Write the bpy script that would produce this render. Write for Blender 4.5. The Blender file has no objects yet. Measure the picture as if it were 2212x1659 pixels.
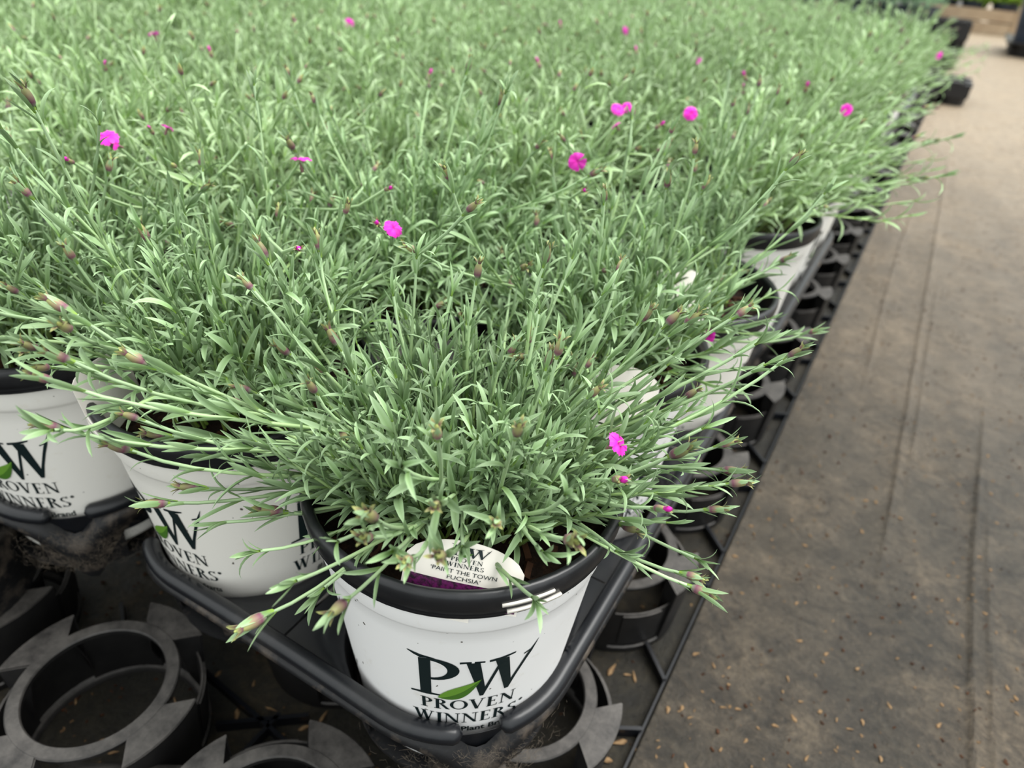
import bpy, math, random
import numpy as np
from mathutils import Vector, Matrix, Euler

rng = np.random.default_rng(11)
random.seed(11)
PI = math.pi
S = bpy.context.scene
COL = S.collection

# ------------------------------------------------------------ camera, world, light, exposure
FPX, CX, CY, HC = 1530.0, 1106.0, 829.5, 0.5
TH, RO, YAW = math.radians(33), math.radians(4.5), math.radians(28)
_r0 = np.array([1, 0, 0.]); _f0 = np.array([0, math.cos(TH), -math.sin(TH)]); _u0 = np.array([0, math.sin(TH), math.cos(TH)])
_c, _s = math.cos(YAW), math.sin(YAW)
_Rz = np.array([[_c, -_s, 0], [_s, _c, 0], [0, 0, 1]])
CR = _Rz @ (math.cos(RO) * _r0 + math.sin(RO) * _u0)
CU = _Rz @ (-math.sin(RO) * _r0 + math.cos(RO) * _u0)
CF = _Rz @ _f0
cam_d = bpy.data.cameras.new('camera'); cam = bpy.data.objects.new('camera', cam_d); COL.objects.link(cam)
M = Matrix.Identity(4)
for i in range(3):
    M[i][0], M[i][1], M[i][2] = CR[i], CU[i], -CF[i]
M[2][3] = HC
cam.matrix_world = M
cam_d.sensor_width = 36; cam_d.lens = FPX / 2212 * 36
cam_d.clip_start = .01; cam_d.clip_end = 60
cam_d.dof.use_dof = True; cam_d.dof.focus_distance = .31; cam_d.dof.aperture_fstop = 8.3
S.camera = cam

w = bpy.data.worlds.new('overcast_daylight'); S.world = w; w.use_nodes = True
nt = w.node_tree; bg = nt.nodes['Background']
tc = nt.nodes.new('ShaderNodeTexCoord'); sp = nt.nodes.new('ShaderNodeSeparateXYZ'); rp = nt.nodes.new('ShaderNodeValToRGB')
nt.links.new(tc.outputs['Generated'], sp.inputs[0]); nt.links.new(sp.outputs['Z'], rp.inputs[0]); nt.links.new(rp.outputs[0], bg.inputs[0])
rp.color_ramp.elements[0].position = 0.0; rp.color_ramp.elements[0].color = (.56, .60, .59, 1)
rp.color_ramp.elements[1].position = .75; rp.color_ramp.elements[1].color = (.97, 1.0, 1.0, 1)
bg.inputs[1].default_value = 1.3
sun_d = bpy.data.lights.new('soft_sun', 'SUN'); sun_d.energy = 2.9; sun_d.angle = math.radians(40); sun_d.color = (1, .985, .95)
sun = bpy.data.objects.new('soft_sun', sun_d); COL.objects.link(sun); sun.rotation_euler = Euler((math.radians(-18), math.radians(22), 0))
S.view_settings.view_transform = 'Standard'; S.view_settings.look = 'None'; S.view_settings.gamma = 1
S.view_settings.use_curve_mapping = False; S.view_settings.exposure = 0.47
S.cycles.adaptive_threshold = .02; S.cycles.max_bounces = 4; S.cycles.diffuse_bounces = 2; S.cycles.glossy_bounces = 2; S.cycles.transmission_bounces = 2; S.cycles.transparent_max_bounces = 4


def at(px, py, z=0.):
    d = CF + (px - CX) / FPX * CR - (py - CY) / FPX * CU
    return np.array([0, 0, HC]) + d * ((z - HC) / d[2])


def proj(p):
    q = np.array(p, float) - [0, 0, HC]
    f = q @ CF
    return CX + FPX * (q @ CR) / f, CY - FPX * (q @ CU) / f, f


# ------------------------------------------------------------ materials
def srgb(r, g, b):
    f = lambda c: (c / 255 / 12.92) if c / 255 <= .04045 else ((c / 255 + .055) / 1.055) ** 2.4
    return (f(r), f(g), f(b), 1)


def mat(name, col, rough=.5, spec=.5, noise=None, bump=None, coat=0, trans=0):
    """noise=(scale, colour2, low, high) mixes a second colour; bump=(scale, strength, distance)"""
    m = bpy.data.materials.new(name); m.use_nodes = True
    n = m.node_tree; b = n.nodes['Principled BSDF']
    b.inputs['Base Color'].default_value = col; b.inputs['Roughness'].default_value = rough
    b.inputs['Specular IOR Level'].default_value = spec
    if coat: b.inputs['Coat Weight'].default_value = coat
    t = n.nodes.new('ShaderNodeTexCoord')
    if noise:
        x = n.nodes.new('ShaderNodeTexNoise'); x.inputs['Scale'].default_value = noise[0]; x.inputs['Detail'].default_value = 7
        x.inputs['Roughness'].default_value = .65
        n.links.new(t.outputs['Object'], x.inputs['Vector'])
        r = n.nodes.new('ShaderNodeValToRGB'); r.color_ramp.elements[0].position = noise[2]; r.color_ramp.elements[1].position = noise[3]
        r.color_ramp.elements[0].color = col; r.color_ramp.elements[1].color = noise[1]
        n.links.new(x.outputs['Fac'], r.inputs[0]); n.links.new(r.outputs[0], b.inputs['Base Color'])
    if bump:
        x = n.nodes.new('ShaderNodeTexNoise'); x.inputs['Scale'].default_value = bump[0]; x.inputs['Detail'].default_value = 5
        n.links.new(t.outputs['Object'], x.inputs['Vector'])
        k = n.nodes.new('ShaderNodeBump'); k.inputs['Strength'].default_value = bump[1]; k.inputs['Distance'].default_value = bump[2]
        n.links.new(x.outputs['Fac'], k.inputs['Height']); n.links.new(k.outputs[0], b.inputs['Normal'])
    return m


def leafmat(name, c0, c1, c2, trans=.18, rough=.5):
    """colour runs along each leaf (attribute 'tone': 0 base, 1 tip), varied per leaf by 'rnd' and per object"""
    m = bpy.data.materials.new(name); m.use_nodes = True
    n = m.node_tree; b = n.nodes['Principled BSDF']; out = n.nodes['Material Output']
    a = n.nodes.new('ShaderNodeAttribute'); a.attribute_name = 'tone'
    r = n.nodes.new('ShaderNodeValToRGB'); e = r.color_ramp.elements
    e[0].position = 0; e[0].color = c0; e[1].position = .22; e[1].color = c1
    e2 = e.new(1.0); e2.color = c2
    n.links.new(a.outputs['Fac'], r.inputs[0])
    a2 = n.nodes.new('ShaderNodeAttribute'); a2.attribute_name = 'rnd'
    oi = n.nodes.new('ShaderNodeObjectInfo')
    ad = n.nodes.new('ShaderNodeMath'); ad.operation = 'ADD'; n.links.new(a2.outputs['Fac'], ad.inputs[0])
    ml = n.nodes.new('ShaderNodeMath'); ml.operation = 'MULTIPLY'; ml.inputs[1].default_value = .3; n.links.new(oi.outputs['Random'], ml.inputs[0])
    n.links.new(ml.outputs[0], ad.inputs[1])
    mr = n.nodes.new('ShaderNodeMapRange'); mr.inputs[1].default_value = 0; mr.inputs[2].default_value = 1.3; mr.inputs[3].default_value = .55; mr.inputs[4].default_value = 1.4
    n.links.new(ad.outputs[0], mr.inputs[0])
    mx = n.nodes.new('ShaderNodeVectorMath'); mx.operation = 'SCALE'; n.links.new(r.outputs[0], mx.inputs[0]); n.links.new(mr.outputs[0], mx.inputs['Scale'])
    n.links.new(mx.outputs[0], b.inputs['Base Color']); b.inputs['Roughness'].default_value = rough; b.inputs['Specular IOR Level'].default_value = .38
    b.inputs['Sheen Weight'].default_value = .06; b.inputs['Sheen Roughness'].default_value = .5
    if trans:
        tr = n.nodes.new('ShaderNodeBsdfTranslucent'); n.links.new(mx.outputs[0], tr.inputs[0])
        ms = n.nodes.new('ShaderNodeMixShader'); ms.inputs[0].default_value = trans
        n.links.new(b.outputs[0], ms.inputs[1]); n.links.new(tr.outputs[0], ms.inputs[2]); n.links.new(ms.outputs[0], out.inputs[0])
    return m


MT = {}


def potwhite():
    m = MT['white']; n = m.node_tree; b = n.nodes['Principled BSDF']; L = n.links.new
    src = b.inputs['Base Color'].links[0].from_socket
    oi = n.nodes.new('ShaderNodeObjectInfo'); r = n.nodes.new('ShaderNodeMapRange'); r.inputs[3].default_value = 0; r.inputs[4].default_value = .6; L(oi.outputs['Random'], r.inputs[0])
    mx = n.nodes.new('ShaderNodeMix'); mx.data_type = 'RGBA'; mx.inputs[7].default_value = srgb(228, 222, 206); L(r.outputs[0], mx.inputs[0]); L(src, mx.inputs[6])
    t = n.nodes.new('ShaderNodeTexCoord'); x = n.nodes.new('ShaderNodeTexNoise'); x.inputs['Scale'].default_value = 260; x.inputs['Detail'].default_value = 1
    L(t.outputs['Object'], x.inputs['Vector'])
    q = n.nodes.new('ShaderNodeMapRange'); q.inputs[1].default_value = .765; q.inputs[2].default_value = .79; L(x.outputs['Fac'], q.inputs[0])
    m2 = n.nodes.new('ShaderNodeMix'); m2.data_type = 'RGBA'; m2.inputs[7].default_value = srgb(70, 62, 52); L(q.outputs[0], m2.inputs[0]); L(mx.outputs[2], m2.inputs[6])
    L(m2.outputs[2], b.inputs['Base Color']); return m




def dusty(name, dark, dust, scale):
    """plastic with dust lying on its upward faces"""
    m = bpy.data.materials.new(name); m.use_nodes = True
    n = m.node_tree; b = n.nodes['Principled BSDF']; L = n.links.new
    t = n.nodes.new('ShaderNodeTexCoord'); g = n.nodes.new('ShaderNodeNewGeometry'); s_ = n.nodes.new('ShaderNodeSeparateXYZ')
    L(g.outputs['True Normal'], s_.inputs[0])
    x = n.nodes.new('ShaderNodeTexNoise'); x.inputs['Scale'].default_value = scale; x.inputs['Detail'].default_value = 8; x.inputs['Roughness'].default_value = .7
    L(t.outputs['Object'], x.inputs['Vector'])
    a = n.nodes.new('ShaderNodeMapRange'); a.inputs[1].default_value = .3; a.inputs[2].default_value = .75; a.inputs[3].default_value = .15; a.inputs[4].default_value = 1
    L(x.outputs['Fac'], a.inputs[0])
    u = n.nodes.new('ShaderNodeMapRange'); u.inputs[1].default_value = .1; u.inputs[2].default_value = .9; u.inputs[3].default_value = .10; u.inputs[4].default_value = 1
    L(s_.outputs['Z'], u.inputs[0])
    k = n.nodes.new('ShaderNodeMath'); k.operation = 'MULTIPLY'; L(a.outputs[0], k.inputs[0]); L(u.outputs[0], k.inputs[1])
    mx = n.nodes.new('ShaderNodeMix'); mx.data_type = 'RGBA'; mx.inputs[6].default_value = dark; mx.inputs[7].default_value = dust
    L(k.outputs[0], mx.inputs[0]); L(mx.outputs[2], b.inputs['Base Color'])
    b.inputs['Roughness'].default_value = .5; b.inputs['Specular IOR Level'].default_value = .4
    bp = n.nodes.new('ShaderNodeBump'); bp.inputs['Strength'].default_value = .25; bp.inputs['Distance'].default_value = .001
    L(x.outputs['Fac'], bp.inputs['Height']); L(bp.outputs[0], b.inputs['Normal'])
    return m

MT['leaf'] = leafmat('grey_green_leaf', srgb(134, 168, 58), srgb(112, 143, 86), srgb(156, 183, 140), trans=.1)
MT['fleaf'] = leafmat('field_leaf', srgb(152, 186, 80), srgb(136, 166, 104), srgb(180, 204, 160), trans=.15)  # paler copies of near leaf and stem; brighter far light put into colour
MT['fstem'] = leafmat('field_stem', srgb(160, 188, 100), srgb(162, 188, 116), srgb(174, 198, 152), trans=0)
MT['stem'] = leafmat('stem_green', srgb(146, 178, 72), srgb(148, 178, 98), srgb(160, 186, 144), trans=0)
MT['calyx'] = leafmat('bud_calyx', srgb(128, 146, 116), srgb(112, 66, 84), srgb(160, 170, 98), trans=0)
MT['petal'] = leafmat('fuchsia_petal', srgb(210, 20, 150), srgb(238, 30, 190), srgb(248, 60, 210), trans=.3)
MT['lime'] = leafmat('lime_leaf', srgb(150, 190, 60), srgb(180, 222, 80), srgb(205, 240, 110), trans=.25)
MT['sage'] = leafmat('sage_leaf', srgb(120, 160, 120), srgb(140, 176, 138), srgb(165, 200, 160), trans=.2)
MT['white'] = mat('pot_white_print', srgb(243, 242, 241), .42, .4, noise=(55, srgb(205, 196, 176), .60, .95), bump=(30, .05, .001))
MT['white'] = potwhite()
MT['rim'] = mat('pot_rim_black', srgb(24, 25, 28), .34, .5, noise=(40, srgb(50, 50, 52), .5, .9), bump=(180, .08, .0005))
MT['inner'] = mat('pot_inner_black', srgb(24, 24, 26), .5, .4)
MT['ink'] = mat('dark_green_ink', srgb(14, 30, 32), .45, .3)
MT['inkleaf'] = mat('leaf_green_ink', srgb(104, 150, 52), .45, .3)
MT['inkleaf2'] = mat('dark_leaf_green_ink', srgb(70, 112, 38), .45, .3)
MT['soil'] = mat('bark_soil', srgb(28, 19, 13), .9, .2, noise=(260, srgb(66, 44, 28), .5, .85), bump=(220, 1, .004))
MT['bark'] = mat('bark_chip', srgb(74, 48, 31), .85, .2, noise=(120, srgb(45, 28, 18), .35, .7))
MT['tray'] = mat('black_tray_plastic', srgb(17, 19, 24), .32, .5, noise=(28, srgb(52, 51, 50), .54, .95), bump=(60, .10, .001))
MT['spacer'] = dusty('dusty_grey_black_plastic', srgb(12, 12, 14), srgb(98, 94, 90), 60)
MT['dust'] = mat('dusty_plastic_skirt', srgb(22, 22, 24), .5, .35, noise=(48, srgb(112, 100, 88), .50, .82), bump=(90, .5, .002))
MT['tagw'] = mat('tag_plastic', srgb(236, 230, 220), .4, .4)
MT['tagp'] = mat('tag_photo_purple', srgb(96, 18, 84), .4, .4, noise=(520, srgb(26, 14, 24), .42, .62))
MT['chip'] = mat('pale_wood_chip', srgb(138, 112, 80), .8, .25, noise=(1.2, srgb(84, 62, 42), .42, .6))
MT['wood'] = mat('weathered_crate_wood', srgb(168, 144, 118), .8, .25, noise=(6, srgb(200, 178, 150), .35, .75))
MT['bpot'] = mat('navy_black_pot', srgb(40, 46, 58), .45, .5, noise=(8, srgb(64, 72, 86), .4, .8))
MT['drop'] = mat('water_drop', (1, 1, 1, 1), .02, .5); MT['drop'].node_tree.nodes['Principled BSDF'].inputs['Transmission Weight'].default_value = 1
MT['web'] = mat('dusty_cobweb', srgb(112, 102, 90), .9, .1)


def fabric(name, c1, c2, c3, weave=520, dry_lit=None):
    m = bpy.data.materials.new(name); m.use_nodes = True
    n = m.node_tree; b = n.nodes['Principled BSDF']; L = n.links.new
    t = n.nodes.new('ShaderNodeTexCoord')
    def noise(sc, det=9, ro=.7, dist=0):
        a = n.nodes.new('ShaderNodeTexNoise'); a.inputs['Scale'].default_value = sc; a.inputs['Detail'].default_value = det; a.inputs['Roughness'].default_value = ro
        a.inputs['Distortion'].default_value = dist; L(t.outputs['Object'], a.inputs['Vector']); return a
    def rng_(src, a0, a1, b0, b1):
        r = n.nodes.new('ShaderNodeMapRange'); r.inputs[1].default_value = a0; r.inputs[2].default_value = a1; r.inputs[3].default_value = b0; r.inputs[4].default_value = b1
        L(src, r.inputs[0]); return r
    def scale(v, f):
        k = n.nodes.new('ShaderNodeVectorMath'); k.operation = 'SCALE'; L(v, k.inputs[0]); L(f, k.inputs['Scale']); return k
    a = noise(7, 10, .7, .4); f = noise(170, 6, .75); g = noise(38, 8, .72, .6); h = noise(620, 3, .6)
    r = n.nodes.new('ShaderNodeValToRGB'); e = r.color_ramp.elements
    e[0].position = .30; e[0].color = c1; e[1].position = .5; e[1].color = c2; k = e.new(.70); k.color = c3
    L(a.outputs['Fac'], r.inputs[0])
    v = scale(r.outputs[0], rng_(f.outputs['Fac'], .32, .68, .5, 1.5).outputs[0])
    v = scale(v.outputs[0], rng_(g.outputs['Fac'], .36, .64, .52, 1.42).outputs[0])
    mx = n.nodes.new('ShaderNodeMix'); mx.data_type = 'RGBA'; mx.inputs[7].default_value = (c3[0] * 1.7, c3[1] * 1.6, c3[2] * 1.5, 1)
    if dry_lit:  # far tan: drier fabric, with the brighter far light put into its colour
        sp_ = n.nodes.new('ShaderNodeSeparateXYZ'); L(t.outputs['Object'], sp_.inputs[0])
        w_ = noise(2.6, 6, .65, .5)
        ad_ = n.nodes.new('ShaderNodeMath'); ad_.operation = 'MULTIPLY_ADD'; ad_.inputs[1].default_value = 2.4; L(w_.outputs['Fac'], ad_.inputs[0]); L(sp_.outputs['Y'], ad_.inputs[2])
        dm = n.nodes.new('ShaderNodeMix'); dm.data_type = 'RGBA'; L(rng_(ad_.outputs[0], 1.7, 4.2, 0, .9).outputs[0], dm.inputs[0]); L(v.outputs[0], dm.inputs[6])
        v2 = n.nodes.new('ShaderNodeRGB'); v2.outputs[0].default_value = dry_lit
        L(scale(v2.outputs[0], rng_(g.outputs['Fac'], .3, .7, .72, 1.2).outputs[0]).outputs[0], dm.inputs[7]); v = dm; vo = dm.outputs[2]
    else: vo = v.outputs[0]
    L(rng_(h.outputs['Fac'], .66, .74, 0, .8).outputs[0], mx.inputs[0]); L(vo, mx.inputs[6]); L(mx.outputs[2], b.inputs['Base Color'])
    wv = n.nodes.new('ShaderNodeTexWave'); wv.inputs['Scale'].default_value = weave; wv.bands_direction = 'X'; L(t.outputs['Object'], wv.inputs['Vector'])
    wz = n.nodes.new('ShaderNodeTexWave'); wz.inputs['Scale'].default_value = weave; wz.bands_direction = 'Y'; L(t.outputs['Object'], wz.inputs['Vector'])
    ad = n.nodes.new('ShaderNodeMath'); ad.operation = 'ADD'; L(wv.outputs['Fac'], ad.inputs[0]); L(wz.outputs['Fac'], ad.inputs[1])
    b1 = n.nodes.new('ShaderNodeBump'); b1.inputs['Strength'].default_value = .25; b1.inputs['Distance'].default_value = .0004; L(ad.outputs[0], b1.inputs['Height'])
    b2 = n.nodes.new('ShaderNodeBump'); b2.inputs['Strength'].default_value = .8; b2.inputs['Distance'].default_value = .004; L(f.outputs['Fac'], b2.inputs['Height']); L(b1.outputs[0], b2.inputs['Normal'])
    b3 = n.nodes.new('ShaderNodeBump'); b3.inputs['Strength'].default_value = .6; b3.inputs['Distance'].default_value = .012; L(g.outputs['Fac'], b3.inputs['Height']); L(b2.outputs[0], b3.inputs['Normal'])
    L(b3.outputs[0], b.inputs['Normal'])
    L(rng_(a.outputs['Fac'], .35, .65, .40, .65).outputs[0], b.inputs['Roughness'])
    return m


MT['aisle'] = fabric('dirty_weed_fabric', srgb(42, 38, 30), srgb(64, 57, 47), srgb(98, 86, 70), dry_lit=srgb(164, 146, 122))
MT['under'] = fabric('shaded_weed_fabric', srgb(22, 20, 15), srgb(40, 36, 26), srgb(66, 56, 38))  # deep shade among the trays is put into this darker fabric colour


# ------------------------------------------------------------ mesh helpers (all quads, numpy)
class Acc:
    def __init__(s):
        s.V = []; s.F = []; s.T = []; s.R = []; s.M = []; s.n = 0

    def add(s, V, F, tone=None, rnd=.5, mi=0):
        V = np.asarray(V, float); F = np.asarray(F, int)
        s.V.append(V); s.F.append(F + s.n); s.n += len(V)
        s.T.append(np.full(len(V), .5) if tone is None else np.asarray(tone, float) * np.ones(len(V)))
        s.R.append(np.full(len(V), rnd)); s.M.append(np.full(len(F), mi))
        return s

    def mesh(s, name, mats, smooth=True):
        V = np.concatenate(s.V); F = np.concatenate(s.F)
        return np_mesh(name, V, F, mats, smooth, np.concatenate(s.T), np.concatenate(s.R), np.concatenate(s.M))


def np_mesh(name, V, F, mats, smooth=True, tone=None, rnd=None, mi=None):
    me = bpy.data.meshes.new(name)
    F = np.asarray(F); nf = len(F)
    me.vertices.add(len(V)); me.vertices.foreach_set('co', np.asarray(V, np.float32).ravel())
    me.loops.add(nf * 4); me.loops.foreach_set('vertex_index', F.astype(np.int32).ravel())
    me.polygons.add(nf); me.polygons.foreach_set('loop_start', np.arange(0, nf * 4, 4, dtype=np.int32))
    if mi is not None: me.polygons.foreach_set('material_index', mi.astype(np.int32))
    me.polygons.foreach_set('use_smooth', np.full(nf, bool(smooth)))
    for m in mats: me.materials.append(MT[m])
    if tone is not None:
        a = me.attributes.new('tone', 'FLOAT', 'POINT'); a.data.foreach_set('value', tone.astype(np.float32))
        a = me.attributes.new('rnd', 'FLOAT', 'POINT'); a.data.foreach_set('value', rnd.astype(np.float32))
    me.update(calc_edges=True); me.validate()
    return me


def obj(name, me, parent=None, loc=(0, 0, 0), rot=(0, 0, 0), scale=None, **kw):
    o = bpy.data.objects.new(name, me); COL.objects.link(o)
    if parent is not None: o.parent = parent
    o.location = loc; o.rotation_euler = rot
    if scale is not None: o.scale = scale
    for k, v in kw.items(): o[k] = v
    return o


def thing(name, label, category, loc=(0, 0, 0), rz=0, group=None):
    o = bpy.data.objects.new(name, None); COL.objects.link(o); o.empty_display_size = .02
    o.location = loc; o.rotation_euler = (0, 0, rz); o['label'] = label; o['category'] = category
    if group: o['group'] = group
    return o


def grid_faces(nu, nv, cu=False, cv=False):
    i = np.arange(nu if cu else nu - 1)[:, None]; j = np.arange(nv if cv else nv - 1)[None, :]
    i2 = (i + 1) % nu; j2 = (j + 1) % nv
    return np.stack(np.broadcast_arrays(i * nv + j, i2 * nv + j, i2 * nv + j2, i * nv + j2), -1).reshape(-1, 4)


def lathe(prof, seg=48, a0=0, a1=2 * PI):
    """prof [(r, z)], revolve"""
    full = abs(a1 - a0 - 2 * PI) < 1e-6
    th = np.linspace(a0, a1, seg, endpoint=not full)
    P = np.array(prof, float)
    V = np.stack([np.cos(th)[:, None] * P[None, :, 0], np.sin(th)[:, None] * P[None, :, 0], np.ones(len(th))[:, None] * P[None, :, 1]], -1).reshape(-1, 3)
    return V, grid_faces(len(th), len(P), cu=full)


def tube(pts, r, sides=6, closed=False, caps=False):
    P = np.array(pts, float); n = len(P)
    r = np.full(n, r) if np.isscalar(r) else np.array(r, float)
    T = np.gradient(P, axis=0) if not closed else np.roll(P, -1, 0) - np.roll(P, 1, 0)
    T /= np.linalg.norm(T, axis=1)[:, None] + 1e-12
    ref = np.array([0, 0, 1.]) if abs(T[0] @ [0, 0, 1]) < .9 else np.array([1., 0, 0])
    A = np.zeros_like(P); a = np.cross(T[0], ref); a /= np.linalg.norm(a)
    for i in range(n):
        a = a - (a @ T[i]) * T[i]; a /= np.linalg.norm(a) + 1e-12; A[i] = a
    B = np.cross(T, A)
    if caps and not closed:
        P = np.concatenate([[P[0] - T[0] * r[0] * .8], [P[0] - T[0] * r[0] * .5], P, [P[-1] + T[-1] * r[-1] * .5], [P[-1] + T[-1] * r[-1] * .8]])
        A = np.concatenate([[A[0]], [A[0]], A, [A[-1]], [A[-1]]]); B = np.concatenate([[B[0]], [B[0]], B, [B[-1]], [B[-1]]])
        r = np.concatenate([[r[0] * .08, r[0] * .75], r, [r[-1] * .75, r[-1] * .08]]); n = len(P)
    th = np.linspace(0, 2 * PI, sides, endpoint=False)
    V = P[:, None, :] + r[:, None, None] * (np.cos(th)[None, :, None] * A[:, None, :] + np.sin(th)[None, :, None] * B[:, None, :])
    return V.reshape(-1, 3), grid_faces(n, sides, cu=closed, cv=True)


def box(c, s, rz=0):
    x, y, z = np.array(s) / 2
    V = np.array([[a * x, b * y, d * z] for a in (-1, 1) for b in (-1, 1) for d in (-1, 1)], float)
    ca, sa = math.cos(rz), math.sin(rz)
    V = V @ np.array([[ca, sa, 0], [-sa, ca, 0], [0, 0, 1]]) + np.array(c)
    return V, np.array([[0, 1, 3, 2], [4, 6, 7, 5], [0, 4, 5, 1], [2, 3, 7, 6], [0, 2, 6, 4], [1, 5, 7, 3]])


def sector(r0, r1, z0, z1, a0, a1, seg=6, r0b=None, r1b=None, a0b=None, a1b=None):
    """solid arc block; bottom radii r0b/r1b and angles may differ from the top"""
    r0b = r0 if r0b is None else r0b; r1b = r1 if r1b is None else r1b
    t = np.linspace(a0, a1, seg + 1)
    prof = []
    for th in t:
        c, s = math.cos(th), math.sin(th)
        prof.append([[r0 * c, r0 * s, z1], [r1 * c, r1 * s, z1], [r1b * c, r1b * s, z0], [r0b * c, r0b * s, z0]])
    V = np.array(prof).reshape(-1, 3)
    F = grid_faces(seg + 1, 4, cv=True).tolist()
    F.append([0, 1, 2, 3]); b = seg * 4; F.append([b + 3, b + 2, b + 1, b])
    return V, np.array(F)


# ------------------------------------------------------------ leaf, bud, flower templates
def leaf_template(nseg, bend, side=0., fold=.22, wave=0.):
    """unit-length leaf along +X, width along Y, upper face +Z; bend>0 tips curl towards -Z"""
    t = np.linspace(0, 1, nseg + 1)
    wd = np.interp(t, [0, .12, .35, .6, .82, .94, 1], [.45, .55, .92, 1, .72, .36, .06])
    ang = -bend * t ** 1.3; dx = np.cos(ang) / nseg; dz = np.sin(ang) / nseg
    X = np.concatenate([[0], np.cumsum(dx[1:])]); Z = np.concatenate([[0], np.cumsum(dz[1:])]) + wave * np.sin(t * 7)
    Y = side * t ** 2
    V = []
    for k in range(nseg + 1):
        w_ = wd[k] * .5
        nx, nz = -math.sin(ang[k]), math.cos(ang[k])
        V += [[X[k] + nx * fold * w_, Y[k] - w_, Z[k] + nz * fold * w_, 1], [X[k], Y[k], Z[k], 0], [X[k] + nx * fold * w_, Y[k] + w_, Z[k] + nz * fold * w_, 1]]
    V = np.array(V)
    tone = np.repeat(t, 3); tone[0::3] += .3 * t + .04; tone[2::3] += .3 * t + .04; tone[1::3] *= .8   # rim light put into the tone as paler margins
    return V, grid_faces(nseg + 1, 3), np.clip(tone, 0, 1)


LEAF_HI = [leaf_template(7, b, s, f, wv) for b, s, f, wv in
           [(.2, 0, .5, 0), (.7, .03, .6, 0), (1.2, -.04, .5, 0), (-.5, .02, .7, 0), (.4, .08, .6, .015), (-.9, 0, .6, 0),
            (1.7, .05, .5, 0), (.1, -.07, .8, .01), (-.25, .05, .5, 0), (.9, -.09, .6, .012)]]
LEAF_LO = [leaf_template(4, b, s, f) for b, s, f in [(.2, 0, .5), (.8, .03, .6), (1.3, -.04, .5), (-.5, .02, .6), (.4, .08, .5), (-.9, 0, .6)]]


def place_leaf(acc, tpl, base, d, up, length, width, rnd, mi=0):
    V4, F, t = tpl
    V = np.stack([V4[:, 0] * length, V4[:, 1] * width * 1.0, V4[:, 2] * length], -1)
    # width template is 1 wide; the fold height scales with width
    mid = V4[:, 3] > 0
    R = frame(d, up)
    # fold height in template is in units of half width: rescale to real width
    acc.add(V * [1, 1, 1] @ R.T + base, F, t, rnd, mi)


def frame(d, up):
    d = d / (np.linalg.norm(d) + 1e-12); y = np.cross(up, d); y /= np.linalg.norm(y) + 1e-12
    return np.stack([d, y, np.cross(d, y)], -1)


# fold must be proportional to width/length (about 1/9): shrink z of the fold in the templates
for L_ in (LEAF_HI, LEAF_LO):
    for i, (V4, F, t) in enumerate(L_):
        c = np.repeat(V4[1::3], 3, 0); V = V4.copy()
        V[:, 0] = c[:, 0] + (V4[:, 0] - c[:, 0]) * .12; V[:, 2] = c[:, 2] + (V4[:, 2] - c[:, 2]) * .12
        L_[i] = (V, F, t)


def ovoid(L, R, nl=7, ns=7, prof=None):
    t = np.linspace(0, 1, nl)
    r = np.interp(t, *(prof or ([0, .08, .3, .6, .85, 1], [.35, .7, 1, .85, .45, .06]))) * R
    th = np.linspace(0, 2 * PI, ns, endpoint=False)
    V = np.stack([np.repeat(t * L, ns), (r[:, None] * np.cos(th)).ravel(), (r[:, None] * np.sin(th)).ravel()], -1)
    return V, grid_faces(nl, ns, cv=True), np.repeat(t, ns)


def make_bud_mesh(name, seed, pink=False, hi=True, bracts=4, L=.0078, R=.00165):
    r = np.random.default_rng(seed); a = Acc()
    V, F, t = ovoid(L, R, 9 if hi else 5, 8 if hi else 5, ([0, .1, .35, .62, .8, 1], [.55, .85, 1, .8, .5, .12]))
    a.add(V, F, np.clip(t * 1.1, 0, 1) * .95 + .03, r.random(), 0)
    if hi:
        for k in range(5):  # pointed calyx teeth standing out at the tip
            an = k * 2 * PI / 5 + r.random()
            rad = np.array([0, math.cos(an), math.sin(an)])
            place_leaf(a, LEAF_LO[k % 2], np.array([L * .68, 0, 0]) + rad * R * .45, np.array([1, 0, 0]) + rad * .28, -rad, L * .5, R * .7, r.random(), 0)
    if pink:
        V, F, t = ovoid(L * .55, R * .85, 6, 7, ([0, .3, .7, 1], [.8, 1, .8, .15]))
        V[:, 0] += L * .72; a.add(V, F, .2 + .6 * t, .6, 2)
    tp = LEAF_HI if hi else LEAF_LO
    for k in range(bracts):
        an = k * PI / bracts * 2 + r.random() * .5
        rad = np.array([0, math.cos(an), math.sin(an)])
        ln = L * r.uniform(1.1, 2.0)
        place_leaf(a, tp[[0, 3, 5, 0, 4][k % 5]], np.array([-L * r.uniform(.05, .45), 0, 0]) + rad * .0006, np.array([1, 0, 0]) + rad * r.uniform(.12, .38), -rad, ln, .0018 * r.uniform(.8, 1.25), r.random(), 1)
    return a.mesh(name, ['calyx', 'leaf', 'petal'])


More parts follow.
